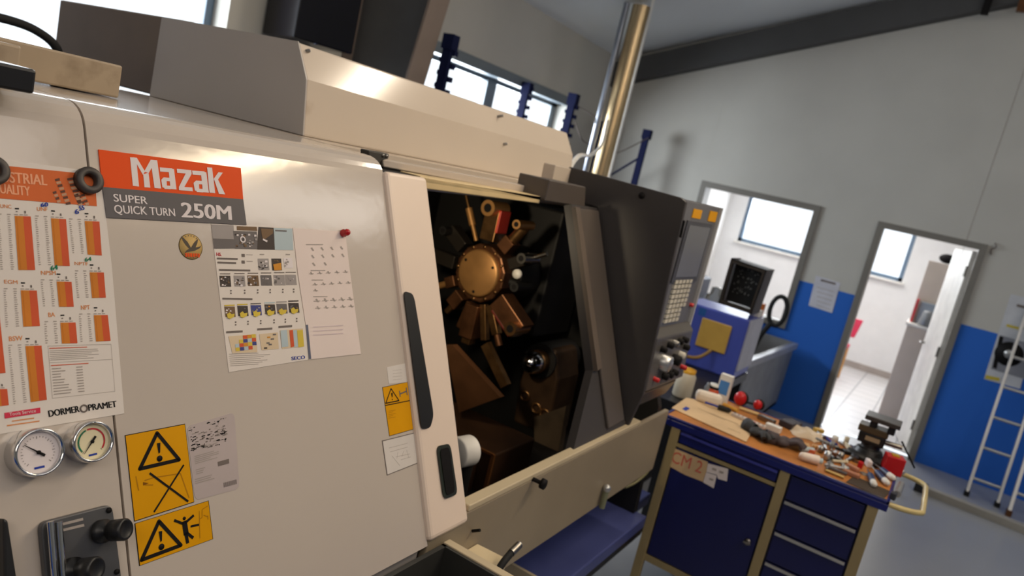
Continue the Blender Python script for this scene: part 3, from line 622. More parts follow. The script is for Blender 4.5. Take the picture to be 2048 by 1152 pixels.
mb = sticker(R4, [(932, 788), (1447, 628), (1478, 895), (965, 1083)]); warn(mb, R4, (1100, 772), (1252, 938), (980, 1040), 17, .0014)
mb.lathe(LP(*R4(1276, 752), .0011), NL, [(0, .0027), (.0003, .0027), (.0003, 0)], ink, 16)
for a, b, w_ in (((1275, 770), (1290, 865), 26), ((1205, 765), (1270, 790), 12), ((1280, 785), (1342, 730), 12), ((1285, 850), (1300, 925), 16), ((1290, 850), (1338, 888), 14), ((1320, 808), (1378, 795), 10)): line(mb, R4, a, b, w_, ink, .0014)
for a, b in (((1380, 700), (1385, 890)), ((1380, 760), (1400, 745)), ((1400, 690), (1400, 745)), ((1400, 690), (1440, 665)), ((1410, 730), (1440, 740)), ((1440, 730), (1440, 760))): line(mb, R4, a, b, 4, faint, .0012)
mb.build('warning_sticker', lathe)
R8 = lambda X, Y: (740 + X / 2.55, 700 + Y / 2.55)
mb = sticker(R8, [(62, 190), (190, 162), (220, 405), (98, 440)]); warn(mb, R8, (105, 197), (146, 258), (78, 272), 7, .0014); line(mb, R8, (76, 283), (201, 258), 6, ink, .0013)
for a, b in (((148, 208), (152, 238)), ((182, 192), (188, 230)), ((150, 224), (186, 210))): line(mb, R8, a, b, 9, midink, .0014)
for i in range(5): line(mb, R8, (92, 312 + i * 9), (128 - (i % 2) * 12, 306 + i * 9), 2.5, faint, .0013)
mb.build('warning_sticker', lathe)
lab = P('label_white', (214, 206, 198), .6)
mb = MB(); mb.plate([LP(*R8(*q_)) for q_ in ((85, 88), (178, 68), (188, 165), (95, 172))], NL * .0006, lab)
for i in range(4): line(mb, R8, (115, 105 + i * 16), (160, 100 + i * 16), 1.5, grayink, .001)
mb.build('white_label', lathe)
mb = MB(); mb.plate([LP(*R8(*q_)) for q_ in ((60, 462), (230, 420), (243, 578), (85, 640))], NL * .0006, midink)
mb.quad([LP(*R8(*q_), .0009) for q_ in ((64, 466), (227, 425), (239, 575), (88, 635))], lab)
for a, b in (((95, 500), (190, 475)), ((100, 520), (190, 495)), ((110, 540), (150, 590)), ((140, 520), (135, 555)), ((155, 560), (205, 545)), ((170, 515), (160, 545)), ((185, 510), (195, 550)), ((130, 545), (200, 530))): line(mb, R8, a, b, 2, grayink, .0012)
mb.build('drawing_label', lathe)
# printed data label with torn black print
mb = MB(); Pq = [LP(*R4(*q_)) for q_ in ((1296, 112), (1625, 15), (1662, 545), (1352, 628))]; mb.plate(rr(Pq, .1), NL * .0006, P('foil_label', (186, 172, 168), .35, 0, .04)); q_ = Q(*[p + NL * .0 for p in Pq])
rnd = random.Random(5)
for i in range(150):
    v = rnd.uniform(.02, .36); u = rnd.uniform(.0, .95); wv = rnd.uniform(.01, .08)
    if rnd.random() < .55 or v > .15: q_.rect(mb, u * .8 + .02, v + u * .0, min(.98, u * .8 + .02 + wv), v + rnd.uniform(.006, .018), rnd.choice([ink, midink, grayink]), .001)
q_.lines(mb, .08, .42, .6, .54, 5, grayink, .001, rnd=rnd); q_.lines(mb, .08, .6, .3, .68, 3, grayink, .001, rnd=rnd); q_.lines(mb, .04, .72, .5, .8, 3, grayink, .001, rnd=rnd); q_.rect(mb, .55, .58, .8, .64, midink, .001)
for i in range(14): q_.rect(mb, .64 + i * .022, .87, .65 + i * .022, .93, midink, .001)
mb.build('data_label', lathe)

# ------------------------------------------------------------------ PAPERS ON THE LATHE
R2 = lambda X, Y: (X / 3.715, 290 + Y / 3.715)
R3 = lambda X, Y: (X / 3.715, 560 + Y / 3.715)
O1 = .0014
mb = MB(); mb.plate([LP(-92, 306), LP(201, 345), LP(223, 532), LP(248, 827), LP(-60, 878)], NL * .0009, paper)
Z_ = lambda f, pts, m, o=O1: mb.quad([LP(*f(*p), o) for p in pts], m)
Z_(R2, [(-340, 118), (700, 222), (716, 456), (-330, 372)], chartband)
T(mb, 'INDUSTRIAL', R2, (-170, 262), (345, 302), (-176, 180), P('faded_title', (232, 160, 118), .6), .0018, .015)
T(mb, 'QUALITY', R2, (-60, 355), (220, 380), (-66, 282), P('faded_title', (232, 160, 118), .6), .0018, .015)
drill = P('drill_print', (96, 66, 54), .6); drilll = P('drill_print_light', (190, 150, 120), .6)
for (x, y, L, wd_) in ((420, 255, 210, 34), (515, 250, 200, 44), (400, 350, 95, 26), (560, 370, 90, 30), (610, 370, 90, 26)):
    k = int(L / 22)
    for i in range(k):
        cx = x + i * 10; cy = y + i * 22
        Z_(R2, [(cx - wd_ * .5, cy), (cx + wd_ * .5, cy - 8), (cx + wd_ * .5 + 4, cy + 10), (cx - wd_ * .5 + 4, cy + 16)], drill if i % 2 == 0 else drilll, .0018)
bars = [[R2(105, 528), R2(225, 532), R2(258, 930), R2(133, 930)], [R2(375, 545), R2(487, 552), R2(515, 900), R2(403, 898)], [R2(625, 565), R2(735, 570), R2(753, 822), R2(648, 815)],
        [R2(417, 1015), R2(528, 1018), R3(545, 200), R3(435, 200)], [R2(663, 947), R2(768, 948), R3(783, 132), R3(680, 134)], [R2(150, 1080), R2(270, 1082), R3(293, 342), R3(170, 348)],
        [R3(445, 318), R3(558, 316), R3(572, 470), R3(457, 473)], [R3(693, 262), R3(797, 260), R3(818, 452), R3(710, 458)], [R3(185, 492), R3(305, 488), R3(345, 890), R3(225, 908)],
        [R3(-90, 250), R3(-8, 252), R3(38, 690), R3(-60, 700)], [R3(-60, 812), R3(50, 810), R3(62, 930), R3(-50, 945)], [R2(-150, 500), R2(-40, 510), R2(-10, 900), R2(-120, 900)]]
for b in bars:
    P4 = [LP(*q_) for q_ in b]; q_ = Q(*P4); q_.rect(mb, 0, 0, .52, 1, chartor, O1); q_.rect(mb, .52, 0, 1, 1, chartred, O1)
    n_ = max(4, int((b[3][1] - b[0][1]) / 4.2))
    for i in range(n_):
        v = (i + .3) / n_
        for u0, u1 in ((-1.02, -.86), (-.42, -.22)): q_.rect(mb, u0, v, u0 + (u1 - u0) * random.uniform(.6, 1), v + .4 / n_, grayink, O1)
    q_.rect(mb, .12, -.0, .14, 1, chartor, .0018)
    h = 1 / max(.1, (b[3][1] - b[0][1]) / 26)
    q_.rect(mb, .05, -.62 * h, .3, -.52 * h, ink, O1); q_.rect(mb, .1, -.38 * h, .2, -.3 * h, midink, O1); q_.rect(mb, .62, -.42 * h, .72, -.22 * h, midink, O1)
    for u0 in (0, .3, .6, -.45, -1.0): q_.rect(mb, u0, -.14 * h, u0 + .22, -.07 * h, grayink, O1)
ht = P('chart_heading', (216, 140, 84), .6)
for st, f, bl, br, tl in (('UNC', R2, (0, 468), (82, 473), (-3, 440)), ('UNF', R2, (272, 490), (350, 492), (270, 462)), ('NPTF', R2, (552, 893), (650, 897), (550, 868)), ('NPSM', R2, (303, 965), (412, 966), (300, 935)), ('EGM', R2, (30, 1030), (128, 1034), (27, 1002)), ('BA', R3, (358, 275), (405, 272), (355, 243)), ('NPT', R3, (600, 222), (665, 218), (597, 190)), ('BSW', R3, (65, 455), (165, 448), (62, 420))):
    T(mb, st, f, bl, br, tl, ht, O1, .01)
for st, f, bl, br, tl, m in (('60', R2, (300, 462), (352, 458), (298, 432), blueink), ('6', R2, (555, 515), (582, 512), (550, 480), blueink), ('55', R2, (585, 488), (622, 482), (582, 455), blueink), ('64', R2, (375, 935), (425, 925), (370, 900), greenink), ('64', R2, (628, 868), (675, 860), (624, 840), greenink)):
    T(mb, st, f, bl, br, tl, m, .002, .03)
Z_(R3, [(28, 988), (295, 948), (297, 988), (32, 1030)], P('footer_red', (208, 30, 66), .55)); T(mb, 'Tools Service', R3, (66, 1010), (262, 982), (63, 987), paperc, .0018)
T(mb, 'DORMER', R3, (362, 1018), (588, 980), (354, 970), ink, O1, .022); T(mb, 'PRAMET', R3, (657, 972), (864, 942), (650, 926), ink, O1, .022)
mb.torus(LP(*R3(620, 955), O1), NL, .0048, .0012, midink, 20, 6)
Z_(R3, [(85, 1045), (250, 1022), (250, 1030), (85, 1053)], ht); Z_(R3, [(48, 1078), (290, 1044), (290, 1052), (48, 1087)], ht)
q_ = Q(*[LP(*R3(*p)) for p in ((352, 490), (822, 476), (852, 828), (385, 880))])
for u0, v0, u1, v1 in ((0, 0, 1, .006), (0, 0, .004, 1), (.996, 0, 1, 1), (0, .994, 1, 1), (0, .32, 1, .326)): q_.rect(mb, u0, v0, u1, v1, grayink, O1)
q_.rect(mb, .02, .04, .6, .055, chartred, O1); q_.lines(mb, .02, .09, .97, .30, 6, grayink, O1, .3); q_.rect(mb, .02, .37, .6, .385, chartred, O1)
for i in range(10): v = .43 + i * .054; q_.rect(mb, .03, v, .03 + random.uniform(.12, .32), v + .018, grayink, O1); q_.rect(mb, .40, v, .5, v + .018, grayink, O1)
for a, b in (((R2(262, 400)), (R3(345, 60))), ((R2(530, 420)), R3(575, 150))): pass
chart = tag(mb.build('wall_chart', origin=LP(100, 600)), 'large orange and white thread drill chart held by ring magnets at left', 'poster')
def ringmag(px, py, lab):
    c = LP(px, py, .0012); m_ = MB(); m_.lathe(c, NL, [(0, .0195), (.0, .0205), (.010, .0205), (.0125, .018), (.0125, .0115), (.010, .0095), (0, .0095)], P('ring_magnet_grey', (66, 60, 56), .5, .2, .25, 30), 36)
    tag(m_.build('ring_magnet', origin=c), lab, 'magnet')
ringmag(173, 363, 'dark ring magnet between the orange chart and the orange name plate'); ringmag(-20, 343, 'dark ring magnet at the very left edge on the orange chart')
R6 = lambda X, Y: (410 + X / 3.491, 430 + Y / 3.491)
mb = MB(); mb.plate([LP(*R6(*p)) for p in ((40, 62), (608, 92), (640, 400), (735, 1008), (165, 1098))], NL * .0009, P('sheet_white', (224, 214, 204), .6, 0, .02))
skyb = P('print_lightblue', (178, 192, 196), .6); pg = P('print_grey', (112, 106, 104), .6); pd = P('print_dark', (74, 66, 62), .6); pl_ = P('print_light_grey', (160, 152, 148), .6); py_ = P('print_yellow', (210, 184, 72), .6); pblue = P('print_blue', (70, 74, 130), .6); por = P('print_orange', (206, 140, 52), .6); pbr = P('print_brown', (120, 96, 72), .6)
Z_(R6, [(42, 66), (196, 72), (203, 170), (52, 165)], pl_); Z_(R6, [(52, 165), (203, 170), (210, 235), (60, 236)], pg); Z_(R6, [(218, 78), (358, 84), (362, 112), (220, 106)], pbr)
Z_(R6, [(192, 112), (358, 116), (368, 240), (205, 236)], pg); Z_(R6, [(370, 84), (475, 90), (485, 244), (360, 242)], pd); Z_(R6, [(478, 90), (606, 96), (614, 246), (484, 244)], skyb); Z_(R6, [(486, 104), (566, 108), (566, 118), (486, 114)], pg, .0018)
Z_(R6, [(385, 95), (470, 100), (470, 130), (400, 180)], pbr, .0018); Z_(R6, [(400, 165), (432, 180), (428, 192), (398, 176)], paperc, .0021)
for i in range(26):
    x = random.uniform(205, 345); y = random.uniform(125, 225); s_ = random.uniform(6, 16); Z_(R6, [(x, y), (x + s_, y + 2), (x + s_, y + s_), (x - 2, y + s_)], random.choice([pd, pl_, paperc, pbr]), .0017 + i * .00004)
c_ = LP(*R6(258, 172), .0028); mb.lathe(c_, NL, [(0, .0062), (.0001, .0036)], paperc, 20, False)
T(mb, 'HS.', R6, (78, 286), (112, 288), (77, 262), redink, O1, .02)
for x, y, L in ((80, 298, 145), (84, 326, 130), (95, 378, 218), (118, 578, 210)): Z_(R6, [(x, y), (x + L, y + 4), (x + L, y + 16), (x, y + 12)], midink)
for y in (272, 318): Z_(R6, [(252, y), (274, y + 1), (275, y + 22), (253, y + 21)], midink); Z_(R6, [(285, y + 3), (330, y + 5), (330, y + 9), (285, y + 7)], grayink)
def pic(x, y, w_, h_, base, bits, n_=14, off=.0014):
    Z_(R6, [(x, y), (x + w_, y), (x + w_ + 7, y + h_), (x + 7, y + h_)], base, off)
    for i in range(n_):
        u = random.uniform(4, w_ - 14); v = random.uniform(4, h_ - 14); s_ = random.uniform(6, 16); Z_(R6, [(x + u, y + v), (x + u + s_, y + v + 3), (x + u + s_, y + v + s_), (x + u - 3, y + v + s_)], random.choice(bits), off + .0003 + i * .00003)
pic(365, 305, 75, 80, pl_, [pd, pg, paperc]); pic(460, 305, 68, 82, pd, [pg, pbr], 6); Z_(R6, [(470, 345), (525, 335), (530, 385), (478, 388)], por, .0024); pic(545, 300, 60, 70, paperc, [pl_, grayink], 6)
for x in (365, 545): Z_(R6, [(x + 15, 272), (x + 45, 273), (x + 45, 280), (x + 15, 279)], grayink)
for i, x in enumerate((97, 197, 292, 383, 475, 555)):
    pic(x, 425 - i * 1.5, 76, 76 - i, (pd, pl_, pbr, pg, pl_, pl_)[i], [pd, pg, paperc, pbr] if i < 3 else [pg, paperc, pl_], 16 if i < 3 else 7)
    Z_(R6, [(x + 4, 408 - i * 2), (x + 76, 408 - i * 2), (x + 76, 414 - i * 2), (x + 4, 414 - i * 2)], midink)
    for k in range(2): Z_(R6, [(x + 76 - i * 4, 524 + k * 18 - i * 2), (x + 86 - i * 4, 524 + k * 18 - i * 2), (x + 86 - i * 4, 534 + k * 18 - i * 2), (x + 76 - i * 4, 534 + k * 18 - i * 2)], midink)
for i, x in enumerate((132, 222, 315, 412, 495, 578)):
    pic(x, 640 - i * 5, 72, 72 - i, (pbr, pd, pblue, pd, pg, pd)[i], [(paperc, pd, pl_, por, por, pbr)[i], pg], 6)
    Z_(R6, [(x, 628 - i * 6), (x + 72, 626 - i * 6), (x + 72, 634 - i * 6), (x, 637 - i * 6)], (py_, py_, pg, skyb, pl_, pd)[i])
    cx, cy = x + 42, 704 - i * 7; Z_(R6, [(cx - 28, cy - 10), (cx - 8, cy - 24), (cx + 4, cy - 10), (cx + 26, cy - 14), (cx + 22, cy + 8), (cx - 4, cy + 22), (cx - 22, cy + 16)], py_, .0026)
    for k in range(2): Z_(R6, [(x + 74 - i * 4, 744 + k * 18 - i * 5), (x + 84 - i * 4, 744 + k * 18 - i * 5), (x + 84 - i * 4, 754 + k * 18 - i * 5), (x + 74 - i * 4, 754 + k * 18 - i * 5)], midink)
for x, y, L in ((145, 812, 115), (362, 792, 105), (510, 775, 95)): Z_(R6, [(x, y), (x + L, y - 6), (x + L, y + 8), (x, y + 14)], midink)
pc = P('print_cream', (214, 192, 160), .6)
Z_(R6, [(160, 848), (355, 832), (362, 958), (188, 966)], pc); Z_(R6, [(375, 832), (505, 820), (512, 935), (392, 945)], pc); Z_(R6, [(518, 805), (680, 792), (686, 918), (535, 935)], pc)
for i in range(5):
    for j in range(4):
        if i + j in (3, 4, 5, 6, 2) and not (i == 0 and j < 2): Z_(R6, [(200 + i * 30 + j * 3, 850 + j * 26 - i * 4), (228 + i * 30 + j * 3, 848 + j * 26 - i * 4), (230 + i * 30 + j * 3, 872 + j * 26 - i * 4), (202 + i * 30 + j * 3, 874 + j * 26 - i * 4)], (pblue, por, skyb, py_, chartred)[(i * 2 + j) % 5], .0018)
for x, y in ((430, 850), (455, 862), (425, 890), (408, 925), (470, 830), (440, 900)): Z_(R6, [(x, y), (x + 22, y - 1), (x + 22, y + 9), (x, y + 10)], (pd, por, pg)[int(x) % 3], .0018)
for x, m, w_ in ((522, skyb, 46), (585, chartred, 24), (610, skyb, 26), (638, py_, 40)): Z_(R6, [(x, 806), (x + w_, 802), (x + w_ + 10, 918), (x + 10, 925)], m, .0018)
q_ = Q(*[LP(*R6(*p)) for p in ((165, 970), (450, 960), (462, 1045), (175, 1065))]); q_.lines(mb, 0, 0, 1, 1, 7, grayink, O1, .25)
T(mb, 'SECO', R6, (602, 1014), (695, 1004), (600, 990), blueink, O1, .04)
tag(mb.build('insert_poster', origin=LP(520, 600)), 'paper poster with rows of small metal and chip pictures below the name plate', 'poster')
mb = MB(); mb.plate([LP(*R6(*p)) for p in ((610, 92), (975, 118), (1010, 400), (1086, 970), (737, 1008), (645, 400))], NL * .0014, P('sheet_pinkish', (226, 210, 202), .5, 0, .02))
Z_(R6, [(700, 768), (714, 766), (737, 1004), (721, 1006)], P('blue_grey_bar', (84, 88, 108), .6), .002)
rows = [(745, 240, 4, 68, 22), (748, 292, 4, 70, 22), (755, 345, 2, 80, 22), (738, 408, 5, 60, 18), (765, 484, 5, 58, 18), (768, 526, 1, 60, 18), (778, 598, 5, 58, 24), (785, 648, 5, 58, 20)]
for x, y, n_, dx, s_ in rows:
    for i in range(n_):
        X_ = x + i * dx; Y_ = y - i * 3; Z_(R6, [(X_ - s_ * .5, Y_ - s_ * .4), (X_ - s_ * .1, Y_ - s_ * .6), (X_ + s_ * .6, Y_ + s_ * .4), (X_ + s_ * .2, Y_ + s_ * .5)], grayink, .002)
        if dx < 62: Z_(R6, [(X_ - s_, Y_ + s_ * .1), (X_ + s_ * .9, Y_), (X_ + s_ * .9, Y_ + 4), (X_ - s_, Y_ + s_ * .1 + 4)], grayink, .0022)
for x, y, L in ((700, 205, 120), (735, 386, 100), (740, 452, 80), (750, 568, 100)): Z_(R6, [(x, y), (x + L, y), (x + L, y + 5), (x, y + 5)], grayink, .002)
pp = P('pale_pink_line', (206, 188, 190), .6)
for k in range(3): Z_(R6, [(750, 780 + 28 * k), (960, 768 + 28 * k), (960, 774 + 28 * k), (750, 786 + 28 * k)], pp, .002)
tag(mb.build('paper_sheet', origin=LP(650, 600)), 'pale pink sheet with small tool symbols under the red magnet', 'paper')
c = LP(684, 467, .002); mb = MB(); mb.lathe(c, NL, [(0, .008), (.005, .0085), (.009, .006), (.013, .0075), (.017, .006), (.019, 0)], P('magnet_red', (176, 20, 26), .2), 24)
tag(mb.build('push_magnet', origin=c), 'small shiny red magnet at the top corner of the pale pink sheet', 'magnet')

# ------------------------------------------------------------------ IN FRONT OF AND UNDER THE LATHE
dkgrey = P('tray_dark_grey', (58, 58, 56), .5, .2, .1)
mb = MB(); bx0, bx1, by0, by1, bz0, bz1 = .75, 1.375, .34, .806, .80, 1.0
mb.b2((bx0, by0, bz0), (bx1, by1, bz0 + .012), dkgrey); mb.b2((bx0, by0, bz0), (bx1, by0 + .015, bz1), dkgrey); mb.b2((bx0, by1 - .012, bz0), (bx1, by1, bz1), dkgrey); mb.b2((bx0, by0, bz0), (bx0 + .012, by1, bz1), dkgrey); mb.b2((bx1 - .02, by0, bz0), (bx1 - .004, by1, bz1), dkgrey)
br = thing('parts_tray', (1.07, .58, bz0), 'dark open tray hung below the wide front cover of the lathe', 'tray')
mb.build('tray_body', br)
mb = MB(); mb.b2((bx1 - .012, by0, bz1 - .004), (bx1 + .012, by1, bz1 + .004), cream); mb.b2((bx1 + .001, by0, bz1 - .12), (bx1 + .012, by1, bz1), cream); mb.b2((bx0, by0 - .008, bz1 - .004), (bx1, by0 + .01, bz1 + .004), cream); mb.build('rim', br, bevel=.002)
mb = MB(); mb.plate([(1.47, .814, .93), (1.545, .814, .93), (1.552, .725, .93), (1.44, .715, .93)], (0, 0, -.03), P('ledge_cream', (214, 196, 160), .5, 0, .06, 6, dirt=((130, 110, 80), 14, .62))); tag(mb.build('ledge', lathe, bevel=.002), '', ''); 
lg = [o for o in lathe.children if o.name.startswith('ledge')][0]; del lg['label'], lg['category']
p = ON(945, 1062, 'y', .812); MB().cyl(p, p + Vector((0, -.02, .012)), .004, ink).build('latch', lathe)
mb = MB(); a_ = ON(1000, 1135, 'y', .72); b_ = ON(1022, 1106, 'y', .72); c_ = ON(1038, 1090, 'y', .70); a_ = ON(1000, 1135, 'y', .70); b_ = ON(1022, 1106, 'y', .70)
hs = thing('air_gun', ON(1000, 1150, 'y', .72), 'black hose end with bright metal nozzle beside the cream ledge', 'hose')
mb.tube([a_ + Vector((-.12, 0, -.22)), a_ + Vector((-.03, 0, -.06)), a_, b_], .009, rubber); mb.build('hose', hs)
MB().cyl(b_, c_, .010, steel).ball(c_, .009, alu).build('nozzle', hs)
# coolant tank pulled out below
tk = thing('coolant_tank', (2.75, 1.2, .0), 'blue flat topped coolant tank low under the apron of the lathe', 'tank')
mb = MB(); mb.plate([(2.235, .83, .44), (3.1, .83, .44), (3.1, .91, .44), (3.36, .91, .44), (3.36, 1.24, .44), (2.235, 1.24, .44)], (0, 0, .057), tankblue); mb.build('tank_top', tk, bevel=.006)
MB().b2((2.222, .83, .45), (2.236, 1.24, .502), cream).build('end_strip', tk)
MB().b2((2.245, .835, .405), (3.1, 1.235, .44), black).build('tank_underside', tk)
MB().b2((2.3, 1.0, .08), (3.05, 1.22, .405), P('tank_dark', (36, 40, 60), .5)).build('tank_body', tk)
for x, y in ((2.35, .95), (3.0, .95), (2.35, 1.15), (3.0, 1.15)): MB().cyl((x, y - .015, .04), (x, y + .015, .04), .04, rubber).build('wheel', tk)
p = ON(1206, 1005, 'y', .80); MB().cyl(p + Vector((0, 0, -.02)), p + Vector((0, 0, .05)), .011, P('pipe_green', (120, 122, 96), .5)).ball(p + Vector((0, 0, .055)), .015, alu).cyl(p + Vector((0, 0, .04)), p + Vector((0, .03, .04)), .006, steel).build('drain_tap', lathe)
mb = MB(); pts = [ON(1331, 832, 'x', 3.10), ON(1318, 880, 'x', 3.09), ON(1300, 935, 'x', 3.06), ON(1275, 962, 'x', 3.0), ON(1250, 975, 'x', 2.93)]; mb.tube(pts, .006, P('tube_olive', (128, 122, 84), .5)); tag(mb.build('cable'), 'thin olive tube hanging between the lathe and the blue cart', 'tube')
mb = MB(); mb.b2((3.115, 1.0, .5), (3.3, 1.24, .84), P('blue_grey_box', (54, 66, 120), .4, 0, .08)); tag(mb.build('pump_unit', bevel=.01), 'blue pump housing in the gap between the lathe and the tool cart', 'pump')

# ------------------------------------------------------------------ TOOL CART
cart = thing('tool_cart', (3.47, .42, 0), 'dark blue tool cart with beige legs and a cluttered wooden top', 'cart')
cx0, cx1, cy0, cy1 = 3.145, 3.80, -.045, .895; TZ = .955
mb = MB(); mb.b2((cx0, cy0, .915), (cx1, cy1, .945), cartblue); mb.b2((cx0, cy0, .945), (cx0 + .012, cy1, TZ + .004), cartblue); mb.b2((cx0, cy1 - .012, .945), (cx1, cy1, TZ + .004), cartblue); mb.b2((cx0, cy0, .945), (cx1, cy0 + .012, TZ + .004), cartblue); mb.b2((cx1 - .012, cy0, .945), (cx1, cy1, TZ + .004), cartblue)
mb.build('top_tray', cart, bevel=.003)
MB().b2((cx0 + .012, cy0 + .012, .944), (cx1 - .012, cy1 - .012, TZ), wood).build('worktop', cart)
MB().b2((cx0 + .004, cy0 + .012, TZ), (cx0 + .012, .3, TZ + .007), P('edge_steel', (120, 120, 130), .3, .8)).build('edge_strip', cart)
for x in (3.158, cx1 - .04):
    for y in (.825, .343, .003):
        if x > 3.2 and y == .343: continue
        MB().b2((x - .01, y - .02, .13), (x + .025, y + .02, .915), beige).build('leg', cart, bevel=.002)
for a_, b_ in (((3.155, .02, .27), (3.18, .82, .30)), ((3.155, .36, .835), (3.165, .81, .85)), ((cx1 - .05, .02, .27), (cx1 - .02, .82, .3)), ((3.17, .825, .27), (cx1 - .03, .84, .30))): MB().b2(a_, b_, beige).build('cross_rail', cart)
MB().b2((3.175, .02, .30), (cx1 - .03, .81, .91), P('cart_carcass', (14, 18, 54), .5)).build('carcass', cart)
dr = MB().b2((3.158, .37, .855), (3.178, .80, .912), cartblue).build('drawer', cart, bevel=.002)
MB().b2((3.146, .372, .896), (3.160, .798, .906), P('handle_violet', (70, 76, 170), .35, .3)).build('handle', dr)
door_c = MB().b2((3.158, .37, .305), (3.178, .80, .83), cartdoor).build('cart_door', cart, bevel=.002)
RC = lambda X, Y: (1240 + X / 3.47, 820 + Y / 3.47)
CP = lambda X, Y, o=0: ON(*RC(X, Y), 'x', 3.1575 - o)
mb = MB(); mb.quad([CP(370, 262), CP(610, 360), CP(600, 430), (CP(575, 498)), CP(450, 450), CP(345, 392)], card)
mb.text('CM 2', CP(352, 358, .0008), CP(560, 440, .0008), CP(372, 282, .0008), P('marker_red', (198, 92, 76), .7), 0); mb.build('card_label', door_c)
mb = MB(); mb.quad([CP(610, 370, .001), CP(752, 408, .001), CP(742, 495, .001), (CP(680, 478, .001)), CP(672, 450, .001), CP(600, 430, .001)], paperc); mb.quad([CP(598, 432, .0015), CP(672, 455, .0015), CP(650, 543, .0015), CP(576, 502, .0015)], paperc)
for X, Y in ((640, 400), (690, 420), (620, 470)): mb.quad([CP(X, Y, .002), CP(X + 30, Y + 10, .002), CP(X + 26, Y + 24, .002), CP(X - 2, Y + 14, .002)], grayink)
mb.build('paper_label', door_c)
p = CP(888, 912); MB().lathe(p, (-1, 0, 0), [(0, .014), (.01, .014), (.013, .010), (.013, 0)], steel).box(p + Vector((-.018, 0, 0)), (.012, .03, .008), steel).build('door_knob', door_c)
zs = [.905, .797, .655, .515, .375, .305]
for i in range(5):
    d_ = MB().b2((3.158, .03, zs[i + 1] + .008), (3.178, .315, zs[i]), cartdoor).build('drawer', cart, bevel=.002)
    if i: MB().b2((3.147, .034, zs[i] - .012), (3.162, .312, zs[i] - .001), alu).build('handle', d_, bevel=.001)
mb = MB(); mb.tube([(3.19, -.03, .935), (3.20, -.10, .935), (3.24, -.155, .935), (3.30, -.162, .935), (3.56, -.162, .935), (3.66, -.155, .935), (3.70, -.10, .935), (3.71, -.03, .935)], .011, P('handle_cream', (206, 186, 128), .35), 12, 4); mb.build('push_handle', cart)
for x in (3.2, 3.72):
    for y in (.05, .79):
        mb = MB(); mb.cyl((x, y - .018, .058), (x, y + .018, .058), .055, rubber, n=24); c1 = mb.build('caster', cart); MB().plate([(x - .03, y - .024, .06), (x + .03, y - .024, .06), (x + .03, y - .024, .13), (x - .03, y - .024, .13)], (0, .006, 0), steel).plate([(x - .03, y + .02, .06), (x + .03, y + .02, .06), (x + .03, y + .02, .13), (x - .03, y + .02, .13)], (0, .006, 0), steel).b2((x - .035, y - .03, .124), (x + .035, y + .03, .132), steel).build('fork', c1)

# ---- things on the cart, each built lying on its worktop
G = 'tools lying on the cart'
def ct(px, py, z=TZ + .001): return ON(px, py, 'z', z)
def rz(v, a): return Matrix.Rotation(a, 3, 'Z') @ Vector(v)
def span(a, b): # frame along the line between two worktop pixels
    pa, pb = ct(*a), ct(*b); d_ = pb - pa; return (pa + pb) / 2, d_.normalized(), d_.length
mb = MB(); mb.plate([ct(1343, 817), ct(1372, 797), ct(1440, 808), ct(1508, 856), ct(1492, 885)], (0, 0, .004), card)
mb.plate([ct(1364, 818, TZ + .005), ct(1372, 813, TZ + .005), ct(1380, 817, TZ + .005), ct(1372, 822, TZ + .005)], (0, 0, .0006), blueink)
for a, b in (((1395, 818), (1450, 842)), ((1420, 828), (1475, 850)), ((1455, 858), (1480, 868))):
    m_, d_, L = span(a, b); n_ = Vector((-d_.y, d_.x, 0)) * .002; z_ = Vector((0, 0, .0045)); mb.quad([m_ - d_ * L / 2 - n_ + z_, m_ + d_ * L / 2 - n_ + z_, m_ + d_ * L / 2 + n_ + z_, m_ - d_ * L / 2 + n_ + z_], pbr)
tag(mb.build('cardboard_sheet'), 'flat beige cardboard sheet on the left front of the cart top', 'cardboard')
def boxon(name, a, b, wd_, h, m, lab, cat, z0=TZ + .001, bev=.004, m2=None):
    c_, d_, L = span(a, b); n_ = Vector((-d_.y, d_.x, 0)); mb = MB(); rm = Matrix((d_, n_, Vector((0, 0, 1)))).transposed()
    mb.box(c_ + Vector((0, 0, h / 2 + z0 - TZ - .001)), (L, wd_, h), m, rm)
    if m2: mb.box(c_ + Vector((0, 0, h / 2 + z0 - TZ - .001)), (L * .5, wd_ + .001, h * .5), m2, rm)
    return tag(mb.build(name, bevel=bev), lab, cat)
boxon('paper_roll_box', (1388, 800), (1440, 815), .055, .055, P('roll_white', (236, 222, 204), .5), 'white rounded box lying at the back left of the cart top', 'box', TZ + .006, .018)
j = ct(1422, 800); jr = thing('jar', j, 'jar of orange contents with a black band and white lid on the cart', 'jar')
mb = MB(); mb.lathe(j, (0, 0, 1), [(0, 0), (0, .03), (.01, .034), (.055, .034), (.065, .026)], P('jar_orange', (190, 74, 30), .3), 24); mb.build('jar_body', jr)
MB().lathe(j, (0, 0, 1), [(.062, .029), (.075, .03), (.075, 0)], ink, 24).build('band', jr); MB().lathe(j, (0, 0, 1), [(.075, .026), (.085, .026), (.085, 0)], white, 24).build('lid', jr)
c_ = ct(1409, 797); mb = MB(); mb.lathe(c_, (0, 0, 1), [(0, 0), (0, .016), (.06, .016), (.075, .008), (.085, .008), (.085, 0)], galv, 16); tag(mb.build('oil_can'), 'small grey can standing left of the orange jar', 'can')
p_ = ct(1440, 806); mb = MB(); mb.b2(p_ + Vector((-.02, -.03, 0)), p_ + Vector((.02, .03, .15)), white); mb.b2(p_ + Vector((-.021, -.024, .05)), p_ + Vector((-.0205, .024, .12)), P('carton_blue', (70, 130, 196), .5)); tag(mb.build('carton', bevel=.002), 'tall white carton with a blue panel at the back of the cart', 'carton')
